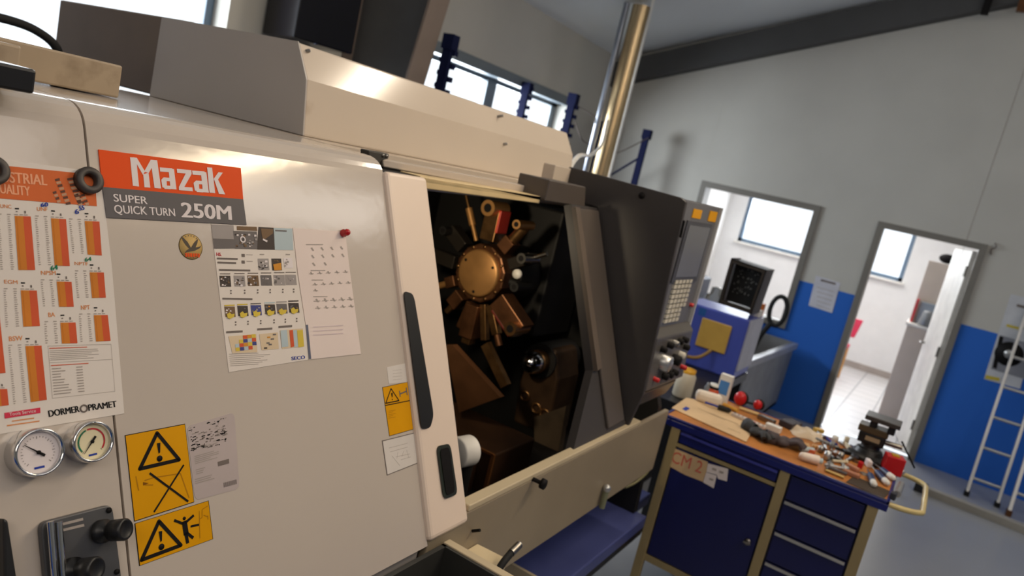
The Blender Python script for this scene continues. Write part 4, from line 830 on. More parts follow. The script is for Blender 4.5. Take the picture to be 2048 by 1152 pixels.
# ear defenders
e0 = ct(1488, 815); em = thing('ear_defenders', e0, 'red ear defenders lying on the back of the cart', 'ear defenders')
for nm, dv_, r_ in (('ear_cup', Vector((0, .03, .038)), .036), ('ear_cup', Vector((.03, -.055, .03)), .026)):
    MB().ball(e0 + dv_, r_, red, 20, (.7, .85, 1)).build(nm, em); MB().torus(e0 + dv_ + Vector((.018, -.006, 0)), (1, -.3, 0), r_ * .75, .009, rubber, 20, 8).build('cushion', em)
MB().tube([e0 + Vector((0, .03, .01)), e0 + Vector((.06, .02, .012)), e0 + Vector((.09, -.03, .012)), e0 + Vector((.04, -.055, .012))], .006, rubber).build('headband', em)
def rodon(name, a, b, r_, m, lab, cat, m2=None, f=.5, n_=10, r2=None, lift=0):
    c_, d_, L = span(a, b); z_ = Vector((0, 0, max(r_, r2 or 0) + lift)); A_ = c_ - d_ * L / 2 + z_; B_ = c_ + d_ * L / 2 + z_
    if m2:
        t_ = thing(name, c_, lab, cat, None); M_ = A_.lerp(B_, f)
        MB().cyl(A_, M_, r_ * .9, m, r_, n_).ball(A_, r_ * .88, m, 10).build('handle', t_); MB().cyl(M_, B_, (r2 or r_ * .4), m2, n=n_).build('blade', t_); return t_
    return tag(MB().cyl(A_, B_, r_, m, n=n_).build(name, origin=c_), lab, cat)
rodon('screwdriver', (1456, 828), (1408, 812), .013, rubber, 'black handled screwdriver lying across the cardboard sheet', 'screwdriver', blueink, .45, lift=.006)
rodon('wooden_stick', (1478, 819), (1516, 832), .008, P('pale_wood', (206, 176, 120), .6), 'pale wooden stick behind the perforated strip', 'stick')
rodon('wooden_stick', (1446, 812), (1474, 826), .010, P('yellow_wood', (204, 152, 60), .5), 'yellowish wooden stick between the carton and the red ear defenders', 'stick')
# perforated strip
c_, d_, L = span((1464, 832), (1528, 860)); n_ = Vector((-d_.y, d_.x, 0)); mb = MB(); rm = Matrix((d_, n_, Vector((0, 0, 1)))).transposed(); mb.box(c_ + Vector((0, 0, .012)), (L, .03, .012), P('strip_pale', (214, 200, 190), .45), rm)
for i in range(8): p = c_ + d_ * (L * (i + .5) / 8 - L / 2) + Vector((0, 0, .0182)); mb.lathe(p, (0, 0, 1), [(0, .006), (.0004, .006), (.0004, 0)], redink if i == 5 else ink, 10)
tag(mb.build('perforated_strip'), 'pale strip with a row of dark holes in the middle of the cart', 'strip')
boxon('small_carton', (1530, 856), (1560, 868), .04, .03, white, 'small white carton behind the dark gloves', 'carton')
boxon('tool_box', (1566, 848), (1592, 860), .10, .03, P('case_dark', (54, 46, 50), .5), 'dark flat case at the back edge of the cart', 'case')
boxon('steel_block', (1516, 836), (1548, 850), .035, .022, steel, 'bright steel block at the back, right of the ear defenders', 'block')
# gloves
def glove(px, py, a, m, lab):
    c_ = ct(px, py); t_ = MB(); rng = random.Random(px)
    t_.ball(c_ + Vector((0, 0, .02)), .045, m, 14, (1, .75, .45))
    for i in range(4):
        an = a + (i - 1.5) * .28; d_ = Vector((math.cos(an), math.sin(an), 0)); b_ = c_ + d_ * .03 + Vector((0, 0, .022)); t_.tube([b_, b_ + d_ * .035 + Vector((0, 0, .015)), b_ + d_ * (.06 + .008 * (i % 2)) + Vector((0, 0, rng.uniform(-.004, .01)))], .011, m, 8, 4)
    an = a + 1.3; d_ = Vector((math.cos(an), math.sin(an), 0)); t_.tube([c_ + Vector((0, 0, .02)), c_ + d_ * .04 + Vector((0, 0, .025)), c_ + d_ * .055 + Vector((math.cos(a), math.sin(a), 0)) * .03 + Vector((0, 0, .014))], .011, m, 8, 4)
    d_ = -Vector((math.cos(a), math.sin(a), 0)); t_.lathe(c_ + Vector((0, 0, .022)), d_, [(.02, .026), (.05, .03), (.075, .033), (.074, .028), (.04, .02)], m, 14)
    tag(t_.build('work_glove', origin=c_), lab, 'glove')
glove(1512, 872, -2.2, P('glove_grey', (54, 54, 56), .8, 0, .3, 30), 'dark grey work glove on the cardboard edge, left one of the pair'); glove(1562, 891, -1.2, P('glove_grey2', (76, 66, 68), .8, 0, .3, 30), 'greyish brown work glove crumpled right of the darker glove')
# rag
def rag(px, py, sx_, sy_, m, lab, name='rag'):
    c_ = ct(px, py); rng = random.Random(px); mb = MB(); N = 12; vs = []
    for i in range(N):
        for j in range(N):
            u, v = i / (N - 1) - .5, j / (N - 1) - .5; h = .014 + .011 * math.sin(u * 9 + px) * math.cos(v * 8) + rng.uniform(0, .006)
            if i in (0, N - 1) or j in (0, N - 1): h = .001
            vs.append(c_ + Vector((u * sx_ * (1 + .2 * math.sin(v * 7)), v * sy_ * (1 + .2 * math.cos(u * 6)), h)))
    mb.add(vs, [(i * N + j, (i + 1) * N + j, (i + 1) * N + j + 1, i * N + j + 1) for i in range(N - 1) for j in range(N - 1)], m, True)
    tag(mb.build(name, origin=c_), lab, 'rag')
rag(1612, 870, .16, .13, P('rag_beige', (206, 186, 160), .85), 'beige crumpled rag near the back of the cart top'); rag(1596, 893, .09, .10, P('rag_tan', (196, 156, 108), .85), 'tan cloth scrap right of the crumpled gloves')
rodon('bottle', (1603, 921), (1642, 932), .020, P('bottle_white', (236, 220, 206), .4), 'white bottle lying at the front edge of the cart', 'bottle', skyb, .8, 14, .012)
rodon('brass_rod', (1650, 943), (1687, 958), .006, P('brass', (196, 168, 104), .35, .5), 'thin brass rod along the front edge of the cart', 'rod')
rodon('tape_roll', (1600, 902), (1625, 906), .012, skyb, 'clear tube lying behind the white bottle', 'tube')
def spanner(a, b, m, lab, wd_=.012):
    c_, d_, L = span(a, b); n_ = Vector((-d_.y, d_.x, 0)); rm = Matrix((d_, n_, Vector((0, 0, 1)))).transposed(); mb = MB(); mb.box(c_ + Vector((0, 0, .006)), (L, wd_, .006), m, rm)
    for s_ in (-1, 1):
        e = c_ + d_ * s_ * L / 2
        if s_ > 0: mb.torus(e + Vector((0, 0, .007)), (0, 0, 1), wd_ * .9, wd_ * .35, m, 16, 8)
        else:
            for k in (-1, 1): mb.box(e + d_ * s_ * wd_ * .7 + n_ * k * wd_ * .65 + Vector((0, 0, .006)), (wd_ * 1.6, wd_ * .5, .007), m, rm)
    tag(mb.build('spanner', origin=c_, bevel=.001), lab, 'spanner')
spanner((1632, 880), (1672, 896), steel, 'steel spanner right of the beige rag'); spanner((1668, 905), (1690, 938), alu, 'bright spanner pointing at the front edge, beside the pink wooden blocks', .014); spanner((1648, 892), (1660, 930), steel, 'steel spanner standing across behind the brass rod')
spanner((1672, 882), (1700, 900), alu, 'bright spanner left of the vise foot', .012)
rodon('file', (1690, 893), (1704, 910), .012, P('ivory', (214, 200, 170), .5), 'ivory handled file at the left of the vise foot', 'file', rust, .6)
for i, (px, py, r_, h, m, lab) in enumerate([(1652, 920, .014, .04, alu, 'short bright socket behind the brass rod'), (1640, 905, .012, .03, steel, 'small steel socket right of the white bottle'), (1662, 898, .010, .035, galv, 'grey socket in the middle of the tool heap'), (1628, 898, .012, .02, brass, 'brass nut in front of the beige rag'), (1680, 918, .012, .03, steel, 'steel socket near the dark pliers'), (1668, 884, .014, .03, white, 'white cap behind the tool heap'), (1690, 890, .011, .04, P('ivory', ()), 'ivory cap next to the vise')]):
    c_ = ct(px, py); tag(MB().lathe(c_, (0, 0, 1), [(0, 0), (0, r_), (h, r_), (h, r_ * .6), (h * .5, r_ * .6), (h * .5, 0)], m, 14).build('socket'), lab, 'socket')
def pliers(a, b, m, mh, lab):
    c_, d_, L = span(a, b); n_ = Vector((-d_.y, d_.x, 0)); t_ = thing('pliers', c_, lab, 'pliers'); z_ = Vector((0, 0, .009))
    for s_ in (-1, 1): MB().tube([c_ + z_, c_ + d_ * L * .2 + n_ * s_ * .014 + z_, c_ + d_ * L * .5 + n_ * s_ * .02 + z_], .007, mh, 8).build('grip', t_)
    MB().cyl(c_ + z_ - Vector((0, 0, .006)), c_ + z_ + Vector((0, 0, .006)), .012, m).plate([c_ + n_ * .01 + Vector((0, 0, .005)), c_ - n_ * .01 + Vector((0, 0, .005)), c_ - n_ * .003 - d_ * L * .5 + Vector((0, 0, .005)), c_ + n_ * .003 - d_ * L * .5 + Vector((0, 0, .005))], (0, 0, .008), m).build('jaws', t_)
pliers((1690, 925), (1720, 912), steel, P('grip_slate', (70, 72, 84), .6), 'slate gripped pliers in front of the vise'); pliers((1652, 912), (1672, 925), steel, ink, 'black gripped pliers in the heap of tools'); 
boxon('wooden_block', (1686, 945), (1718, 958), .028, .018, P('pink_wood', (172, 118, 92), .6), 'reddish wooden block by the front edge, left of the blue screwdrivers', 'block'); boxon('wooden_block', (1694, 934), (1716, 945), .022, .018, P('pink_wood2', (186, 130, 104), .6), 'smaller reddish wooden block behind the bigger one', 'block')
boxon('tin', (1714, 934), (1724, 938), .022, .03, red, 'small red tin in front of the vise', 'tin')
boxon('tube', (1732, 928), (1738, 936), .02, .03, paperc, 'small pale bottle beside the red cap', 'bottle')
bl_ = P('handle_blue_grey', (44, 62, 100), .4)
for i, (a, b, m, lab) in enumerate([((1746, 975), (1738, 956), white, 'blue screwdriver with white end, nearest the front edge'), ((1772, 972), (1752, 950), white, 'blue screwdriver with white end, second from the front edge'), ((1784, 962), (1762, 945), white, 'blue screwdriver with white end, in front of the red box'), ((1802, 950), (1792, 940), alu, 'silver ended tool to the right of the red box')]):
    c_, d_, L = span(a, b); t_ = thing('screwdriver', c_, lab, 'screwdriver'); z_ = Vector((0, 0, .014)); A_ = c_ - d_ * L / 2 + z_
    MB().cyl(A_, A_ + d_ * .03, .013, m, n=14).ball(A_, .0125, m, 12).build('end_cap', t_); MB().cyl(A_ + d_ * .03, A_ + d_ * max(.08, L), .013, bl_, n=8).build('handle', t_); MB().cyl(A_ + d_ * max(.08, L), A_ + d_ * (L + .07), .004, steel, n=8).build('blade', t_)
rng = random.Random(21); more = [('bolt', 'bright bolt between the rag and the spanners', steel, 1640, 872), ('bolt', 'bright bolt at the front of the heap, behind the brass rod', alu, 1664, 936), ('drill_bit', 'dark drill bit pointing at the vise', ink, 1686, 904), ('drill_bit', 'grey drill bit beside the bright nut', galv, 1646, 886), ('marker_pen', 'blue marker pen lying in the tool heap', blueink, 1660, 886), ('marker_pen', 'ivory pen lying across the two spanners', P('ivory', ()), 1676, 926), ('insert_box', 'small yellow insert box beside the beige rag', P('insert_yellow', (214, 170, 70), .5), 1636, 864), ('insert_box', 'small orange insert box in front of the tan cloth', P('insert_orange', (206, 96, 50), .5), 1618, 905), ('chuck_key', 'dark chuck key left of the pink wooden blocks', badgegray, 1672, 945), ('washer', 'round steel washer near the blue screwdrivers', steel, 1728, 948), ('washer', 'round dark washer next to the tin', rust, 1712, 924), ('rod', 'short copper coloured rod in the middle of the heap', rust, 1655, 905)]
for nm, lab, m, px, py in more:
    a = rng.uniform(0, 3.1); c_ = ct(px, py); d_ = Vector((math.cos(a), math.sin(a), 0)); mb = MB()
    if nm in ('bolt', 'drill_bit', 'marker_pen', 'rod'): mb.cyl(c_ - d_ * .035 + Vector((0, 0, .008)), c_ + d_ * .035 + Vector((0, 0, .008)), .0065, m, n=10); mb.cyl(c_ - d_ * .047 + Vector((0, 0, .009)), c_ - d_ * .035 + Vector((0, 0, .009)), .009, m, n=6 if nm == 'bolt' else 10)
    elif nm == 'washer': mb.lathe(c_, (0, 0, 1), [(0, .008), (.003, .008), (.003, .018), (0, .018)], m, 20)
    elif nm == 'insert_box': mb.box(c_ + Vector((0, 0, .009)), (.045, .03, .017), m, Matrix.Rotation(a, 3, 'Z'))
    else: mb.cyl(c_ - d_ * .04 + Vector((0, 0, .01)), c_ + d_ * .04 + Vector((0, 0, .01)), .007, m); mb.cyl(c_ + d_ * .035 + Vector((-d_.y, d_.x, 0)) * .04 + Vector((0, 0, .01)), c_ + d_ * .035 - Vector((-d_.y, d_.x, 0)) * .04 + Vector((0, 0, .01)), .005, m)
    tag(mb.build(nm, origin=c_), lab, nm.replace('_', ' '))
rodon('spray_nozzle', (1792, 995), (1800, 975), .014, alu, 'silver tube lying at the right front corner of the cart', 'tube')
boxon('clamp', (1778, 996), (1790, 1001), .03, .03, P('clamp_grey', (66, 68, 76), .4, .5), 'dark steel clamp at the right front corner of the cart', 'clamp')
boxon('dark_mat', (1700, 958), (1775, 990), .13, .003, P('mat_brown', (62, 48, 34), .7), 'dark brown mat under the blue screwdrivers', 'mat', TZ - .0005, .001)
p_ = ct(1780, 945); rb = thing('red_box', p_, 'bright red square box at the right end of the cart', 'box')
MB().box(p_ + Vector((0, 0, .04)), (.075, .075, .078), red, Matrix.Rotation(.25, 3, 'Z')).build('box_body', rb, bevel=.003); MB().box(p_ + Vector((0, 0, .081)), (.035, .03, .006), P('yellow_bit', (190, 150, 30), .5), Matrix.Rotation(.25, 3, 'Z')).build('box_latch', rb)
# bench vise
v0 = ct(1733, 917); vs_ = thing('bench_vise', v0, 'black swivel bench vise standing on the right half of the cart', 'vise'); blk = P('vise_black', (30, 29, 28), .4, .2, .1)
mb = MB(); mb.lathe(v0, (0, 0, 1), [(0, 0), (0, .085), (.018, .085), (.028, .062), (.05, .055), (.055, .04), (.075, .042), (.08, 0)], blk, 28)
for i in range(4): a = i * math.pi / 2 + .5; mb.box(v0 + Vector((math.cos(a) * .085, math.sin(a) * .085, .009)), (.05, .035, .018), blk, Matrix.Rotation(a, 3, 'Z'))
mb.build('swivel_base', vs_, bevel=.003)
MB().plate([v0 + Vector((x, y, .075)) for x, y in ((-.045, -.05), (.045, -.05), (.045, .06), (-.045, .06))], (0, 0, .05), blk).build('body', vs_, bevel=.006)
MB().b2(v0 + Vector((-.035, -.03, .092)), v0 + Vector((-.046, .03, .112)), P('vise_plate', (160, 140, 110), .4)).build('plate', vs_)
MB().b2(v0 + Vector((-.05, -.055, .125)), v0 + Vector((.05, .07, .155)), P('vise_olive', (92, 78, 56), .4, .4)).b2(v0 + Vector((-.055, .0, .155)), v0 + Vector((.055, .03, .20)), blk).build('fixed_jaw', vs_, bevel=.004)
MB().b2(v0 + Vector((-.055, -.075, .15)), v0 + Vector((.055, -.045, .20)), blk).build('moving_jaw', vs_, bevel=.004)
MB().plate([v0 + Vector((-.065, y, z)) for y, z in ((.055, .185), (.055, .205), (-.09, .205), (-.09, .185))], (.13, 0, 0), P('vise_steel', (84, 78, 72), .35, .6)).build('jaw_plate', vs_, bevel=.003)
MB().cyl(v0 + Vector((0, -.05, .10)), v0 + Vector((.01, -.12, .10)), .011, steel).cyl(v0 + Vector((.0, -.11, .13)), v0 + Vector((.02, -.19, .03)), .004, ink).build('screw_handle', vs_)

# ------------------------------------------------------------------ BEHIND THE CART
st = thing('machine_stand', (5.1, 1.2, 0), 'black steel stand under the blue machine beyond the tool cart', 'stand')
mb = MB(); mb.b2((3.95, 1.03, .74), (5.42, 1.75, .80), black); mb.build('stand_top', st)
for x in (4.0, 5.38):
    for y in (1.07, 1.7): MB().b2((x - .03, y - .03, 0), (x + .03, y + .03, .74), black).build('leg', st)
MB().b2((4.4, 1.3, .05), (5.4, 1.72, .74), ink).build('cupboard', st)
bm_ = thing('blue_machine', (5.25, 1.25, .80), 'blue metal machine box with a square yellow cover on the black stand', 'machine')
bmb = P('machine_blue', (74, 88, 178), .35, 0, .05, 3)
MB().b2((5.0, 1.035, .80), (5.42, 1.50, 1.225), bmb).build('housing', bm_, bevel=.012)
MB().b2((5.02, 1.026, .86), (5.42, 1.036, 1.22), P('side_light_grey', (176, 178, 190), .4)).build('side_plate', bm_)
MB().b2((4.985, 1.13, .95), (5.0, 1.34, 1.15), P('yellow_cover', (196, 158, 74), .45)).build('square_cover', bm_, bevel=.012, seg=3)
MB().b2((4.998, 1.33, 1.16), (5.0, 1.38, 1.21), P('logo_blue', (30, 90, 160), .5)).build('logo_plate', bm_)
MB().tube([(4.98, 1.22, .95), (4.9, 1.3, .88), (4.75, 1.5, .9)], .012, P('hose_tan', (140, 108, 50), .5)).build('supply_pipe', bm_)
j = ON(1362, 793, 'z', .801); jg = thing('plastic_jug', j, 'cream plastic bottle with a yellow cap on the black stand', 'bottle')
MB().lathe(j, (0, 0, 1), [(0, 0), (0, .05), (.01, .055), (.13, .055), (.15, .042)], P('jug_cream', (206, 194, 170), .5), 24).build('bottle_body', jg); MB().lathe(j, (0, 0, 1), [(.148, .045), (.17, .045), (.172, 0)], P('cap_yellow', (220, 160, 20), .4), 24).build('cap', jg)
# tipped crate on the blue machine
ck = thing('steel_crate', (5.2, 1.2, 1.225), 'dark open metal crate with bright chips inside, standing on the blue machine', 'crate')
dk = P('crate_dark', (58, 50, 42), .5, .3, .15); q4 = [ON(a, b, 'x', 5.0) for a, b in ((1462, 517), (1533, 540), (1502, 628), (1436, 606))]
cc = sum(q4, Vector()) / 4; inn = [lerp(p, cc, .16) for p in q4]
mb = MB()
for i in range(4): mb.plate([q4[i], q4[(i + 1) % 4], inn[(i + 1) % 4], inn[i]], (.04, 0, 0), dk)
for i in range(4): mb.plate([q4[i], q4[(i + 1) % 4], q4[(i + 1) % 4] + Vector((.25, 0, 0)), q4[i] + Vector((.25, 0, 0))], (cc - q4[i]).normalized() * .008, dk)
mb.build('crate_shell', ck); MB().plate([p + Vector((.10, 0, 0)) for p in inn], (.01, 0, 0), black).build('crate_floor', ck)
mb = MB(); rng = random.Random(3)
for i in range(46):
    p = lerp(lerp(inn[0], inn[1], rng.uniform(.1, .9)), lerp(inn[3], inn[2], rng.uniform(.1, .9)), rng.uniform(.05, .75)) + Vector((.095, 0, 0)); mb.box(p, (.004, rng.uniform(.004, .01), rng.uniform(.003, .006)), alu, Matrix.Rotation(rng.uniform(0, 3), 3, 'X'))
o = mb.build('metal_chips', ck); o['kind'] = 'stuff'
# grey skip
sk = thing('steel_skip', (6.4, 1.35, 0), 'grey sheet metal skip between the blue machine and the doorway wall', 'skip')
a_, b_ = ON(1480, 722, 'y', 1.13), ON(1590, 684, 'y', 1.02)
sA = (5.75, 1.14); sB = (7.35, 1.06); zt_ = .80
side_ = [ON(1470, 730, 'y', 1.12), ON(1590, 686, 'y', 1.12), ON(1545, 812, 'y', 1.12), ON(1478, 790, 'y', 1.12)]
xl, xr, ztop = max(5.50, side_[0].x), side_[1].x, (side_[0].z + side_[1].z) / 2
mb = MB(); mb.plate([(xl, 1.12, side_[0].z), (xr, 1.12, side_[1].z), (xr - .05, 1.12, .12), (xl, 1.12, .12)], (0, .03, 0), galv); mb.plate([(xl, 1.7, side_[0].z), (xr, 1.7, side_[1].z), (xr - .05, 1.7, .12), (xl, 1.7, .12)], (0, .03, 0), galv)
mb.plate([(xl, 1.12, .12), (xl, 1.73, .12), (xl, 1.73, side_[0].z), (xl, 1.12, side_[0].z)], (.03, 0, 0), galv); mb.plate([(xr - .05, 1.12, .12), (xr - .05, 1.73, .12), (xr, 1.73, side_[1].z), (xr, 1.12, side_[1].z)], (.03, 0, 0), galv); mb.plate([(xl, 1.12, .12), (xr - .05, 1.12, .12), (xr - .05, 1.73, .12), (xl, 1.73, .12)], (0, 0, .03), galv)
mb.build('skip_body', sk)
rimm = P('skip_rim', (160, 164, 172), .35, .3)
MB().plate([(xl - .02, 1.09, side_[0].z), (xr + .03, 1.09, side_[1].z), (xr + .03, 1.09, side_[1].z - .06), (xl - .02, 1.09, side_[0].z - .06)], (0, .04, 0), rimm).build('rim', sk, bevel=.006)
for x in (xl + .15, xr - .25):
    for y in (1.2, 1.65): MB().cyl((x, y - .02, .06), (x, y + .02, .06), .06, rubber).build('wheel', sk)
# dark machine and clutter behind the skip, under the opening
cl = thing('grey_machine', (6.6, 2.2, 0), 'dark grey machine body standing behind the skip below the window opening', 'machine')
MB().b2((5.9, 1.85, 0), (7.05, 2.6, .92), P('machine_dark_grey', (64, 58, 60), .5)).build('housing', cl, bevel=.02); MB().plate([(6.0, 1.85, .92), (7.0, 1.85, .92), (7.0, 2.1, 1.12), (6.0, 2.1, 1.12)], (0, .3, 0), P('machine_dark_grey', ())).build('slanted_cover', cl)
p = ON(1556, 622, 'x', 7.2); mb = MB(); hl = p
pts = [hl + Vector((0, math.cos(t_ / 12 * 2 * math.pi) * .075, math.sin(t_ / 12 * 2 * math.pi) * .14)) for t_ in range(13)]; mb.tube(pts, .022, rubber, 10, 4); mb.tube([hl + Vector((0, .03, -.13)), hl + Vector((0, .09, -.28)), hl + Vector((0, .12, -.45))], .025, rubber)
tag(mb.build('rubber_hose'), 'black looped hose standing in front of the window opening', 'hose')
bp_ = ON(1508, 640, 'x', 5.30); bp_.z = 1.226 + .08; boxo = MB(); boxo.b2(bp_ + Vector((-.05, -.035, -.08)), bp_ + Vector((.05, .035, -.03)), white); tag(boxo.build('white_box', bevel=.005), 'small white box beside the dark crate', 'box')
bp_ = ON(1518, 650, 'x', 5.38); bp_.z = 1.226 + .07; bp_.y = max(bp_.y, 1.07); tag(MB().b2(bp_ + Vector((-.03, -.03, -.07)), bp_ + Vector((.03, .03, .02)), P('box_orange', (200, 110, 40), .5)).build('orange_box', bevel=.004), 'small orange box next to the white box', 'box')
# bench end with clutter in the opening's lower left
bp_ = ON(1440, 570, 'x', 7.4); sofa = MB(); sofa.b2((7.1, 2.1, .0), (7.75, 2.7, bp_.z + .02), P('blue_grey_case', (62, 82, 106), .5)); tag(sofa.build('machine_cabinet', bevel=.02), 'blue grey cabinet behind the pendant, below the window opening', 'cabinet')
cp_ = ON(1428, 600, 'x', 6.4); mt = thing('chuck', cp_, 'bright turned metal part on a dark base behind the pendant', 'metal part')
MB().lathe(cp_ + Vector((0, 0, -.05)), (0, 0, 1), [(0, 0), (0, .14), (.03, .15), (.04, .09), (.09, .08), (.10, .05), (.16, .045), (.17, 0)], chrome, 28).build('chuck_body', mt); MB().b2(cp_ + Vector((-.15, -.17, -.12)), cp_ + Vector((.15, .17, -.05)), ink).build('chuck_base', mt)
MB().b2((6.1, 1.85, .92), (6.7, 2.5, cp_.z - .12), P('machine_dark_grey', ())).build('upper_housing', cl)

# ------------------------------------------------------------------ RACK, PIPES, COLUMN BOX
def rack(pf_, pb_, lab, teeth=True):
    t_ = thing('rack_frame', ((pf_[0] + pb_[0]) / 2, (pf_[1] + pb_[1]) / 2, 0), lab, 'rack', None)
    for k, p in enumerate((pf_, pb_)):
        mb = MB(); mb.b2((p[0] - .03, p[1] - .035, 0), (p[0] + .0, p[1] + .035, p[2]), rackblue)
        if teeth:
            z = 1.7
            while z < p[2] - .06: mb.b2((p[0] - .012, p[1] - .062, z), (p[0] + .022, p[1] - .03, z + .035), rackblue); mb.b2((p[0] - .012, p[1] + .03, z + .04), (p[0] + .022, p[1] + .06, z + .07), rackblue); z += .085
        mb.b2((p[0] - .04, p[1] - .045, p[2] - .1), (p[0] + .03, p[1] + .045, p[2]), rackblue); mb.build('upright', t_)
    for z0, z1 in ((2.25, 1.75), (1.75, 1.25), (1.25, .75), (.75, .25)):
        a_ = Vector((pf_[0], pf_[1], z0)); b_ = Vector((pb_[0], pb_[1], z1)); MB().cyl(a_, b_, .012, rackblue, n=8).build('brace', t_)
rack((3.996, 3.182, 2.6), (3.996, 3.75, 2.6), 'blue perforated rack upright frame next to the grey steel column'); rack((6.058, 3.304, 2.6), (6.0, 3.78, 2.62), 'blue rack upright frame at the right end of the high window'); 
p3 = ON(1297, 260, 'x', 7.6); rack((7.6, p3.y, p3.z), (7.6, 3.72, p3.z), 'blue rack upright frame standing against the end wall', False)
# spiral duct
tcx = ON(1246, 170, 'x', 6.4); bt = ON(1200, 345, 'x', 6.4); dx_, dy_ = tcx.x, (tcx.y + bt.y) / 2
gd = P('duct_metal', (205, 180, 140), .3, 1, .06, 3); mb = MB(); ztp = cz(dy_) - .06; mb.cyl((dx_, dy_, 0), (dx_, dy_, ztp), .085, gd, n=36)
z = .1
while z < ztp - .1: mb.cyl((dx_, dy_, z), (dx_, dy_, z + .007), .0865, gd, n=36); z += .14
dct = mb.build('spiral_duct'); tag(dct, 'shiny spiral metal duct rising to the ceiling behind the lathe', 'duct')
mb = MB(); mb.cyl((dx_ - .05, dy_ + .13, 0), (dx_ - .05, dy_ + .13, cz(dy_ + .13) - .01), .028, P('pipe_grey', (140, 146, 158), .3, .5)); tag(mb.build('steel_pipe'), 'thin grey pipe beside the shiny spiral duct', 'pipe')
mb = MB(); mb.cyl((dx_ - .05, dy_ - .12, 1.2), (dx_ - .05, dy_ - .12, cz(dy_ - .12) - .01), .012, white); tag(mb.build('white_conduit'), 'thin white conduit running up right of the shiny duct', 'conduit')
mb = MB(); mb.tube([ON(1138, 340, 'y', 1.6), ON(1146, 325, 'y', 1.7), ON(1160, 311, 'y', 1.9), ON(1176, 311, 'y', 2.2), ON(1190, 305, 'y', 2.5), ON(1205, 285, 'y', 2.75), ON(1215, 240, 'y', 2.8)], .012, white, 8, 6); tag(mb.build('white_cable'), 'white cable curving from the hood end to the duct', 'cable')
dc_ = Vector((dx_, dy_, 0))
for pts, lab in (([(6.068, 3.25, 2.5), (6.15, 3.1, 2.44), (dx_ - .05, dy_ + .164, 2.40)], 'thin wire strung from the top of the blue rack to the shiny duct'), ([(6.068, 3.235, 2.35), (6.1, 3.15, 2.22), (dx_ - .05, dy_ + .164, 2.2)], 'thin wire sagging lower between the blue rack and the duct'), ([(dx_ + .06, dy_ - .07, 2.2), (6.9, 3.1, 2.22), (7.58, p3.y - .035, p3.z - .08)], 'dark wire looping from the duct to the rack at the end wall')):
    mb = MB(); mb.tube(pts, .006, midink, 6, 5); tag(mb.build('wire'), lab, 'wire')
# black box hanging near the column
bb = thing('black_speaker', (3.3, 3.5, 2.2), 'black box shaped unit hanging left of the grey steel column', 'speaker')
gl = P('gloss_black', (14, 14, 22), .15); tlc = [ON(587, 75, 'y', 3.5), ON(650, 86, 'y', 3.5), ON(690, 96, 'y', 3.5)]
mb = MB(); z0_ = tlc[0].z; mb.plate([(tlc[0].x, 3.5, z0_), (tlc[2].x + .02, 3.45, z0_ + .01), (tlc[2].x + .05, 3.84, z0_ + .01), (tlc[0].x + .05, 3.84, z0_)], (0, 0, .75), gl); mb.build('housing', bb, bevel=.01)
MB().b2((tlc[0].x + .15, 3.484, z0_ + .0), (tlc[0].x + .165, 3.50, z0_ + .75), P('blue_highlight', (60, 70, 100), .2)).build('highlight_strip', bb)  # blue highlight on the glossy housing, painted as a paler strip

# ------------------------------------------------------------------ AT THE END WALL
lad = thing('ladder', (7.45, -.75, 0), 'aluminium ladder leaning against the blue end wall at the right', 'ladder')
f1 = Vector((7.4, -.626, 0)); f2 = ON(1990, 1020, 'x', 7.4); f2 = Vector((7.4, f2.y, 0)); lean_ = Vector((.30, 0, 1)).normalized(); LL = 1.72 / lean_.z * 1.0
Lm = 2.9
def rail_(f, nm='rail'): return MB().plate([f + Vector((-.03, -.012, 0)), f + Vector((.03, -.012, 0)), f + Vector((.03, .012, 0)), f + Vector((-.03, .012, 0))], lean_ * LL, alu).build(nm, lad, bevel=.002)
wd2 = f2 - f1; rail_(f1); rail_(f2)
for i in range(6):
    a_ = f1 + lean_ * (.16 + i * .28); MB().cyl(a_, a_ + wd2, .014, alu).build('rung', lad)
for f in (f1, f2): MB().b2(f + Vector((-.035, -.02, -.0)), f + Vector((.035, .02, .04)), rubber).build('foot', lad)
f3 = Vector((7.25, -.93, 0)); l2 = thing('ladder', (7.3, -1.1, 0), 'second aluminium ladder section at the right edge of the view', 'ladder')
for f in (f3, f3 + Vector((0, -.4, 0))): MB().plate([f + Vector((-.03, -.012, .0)), f + Vector((.03, -.012, .0)), f + Vector((.03, .012, 0)), f + Vector((-.03, .012, 0))], Vector((.36, 0, 1)).normalized() * 1.75, alu).build('rail', l2); MB().b2(f + Vector((-.035, -.02, 0)), f + Vector((.035, .02, .05)), rust).build('foot', l2)
for i in range(6):
    a_ = f3 + Vector((.36, 0, 1)).normalized() * (.2 + i * .28); MB().cyl(a_, a_ + Vector((0, -.4, 0)), .014, alu).build('rung', l2)
pa = ON(1852, 985, 'z', .0); pb_ = ON(2060, 1068, 'z', .0); d_ = (pb_ - pa).normalized(); n_ = Vector((-d_.y, d_.x, 0)) * .08
bmx = thing('floor_beam', pa, 'beige bar with a black end cap lying on the floor by the end wall', 'bar')
MB().plate([pa, pa + d_ * 2.0, pa + d_ * 2.0 - n_, pa - n_], (0, 0, .06), P('bar_beige', (158, 152, 140), .5)).build('bar', bmx, bevel=.003); MB().plate([pa - d_ * .09 + n_ * .1, pa, pa - n_, pa - d_ * .09 - n_ * 1.1], (0, 0, .075), black).build('end_cap', bmx, bevel=.003)
def sheet(name, pts, m, lab, x=XW - .004, extra=None, cat='notice'):
    mb = MB(); mb.plate([ON(a, b, 'x', x) for a, b in pts], (.003, 0, 0), m)
    if extra: extra(mb, x - .001)
    return tag(mb.build(name), lab, cat)
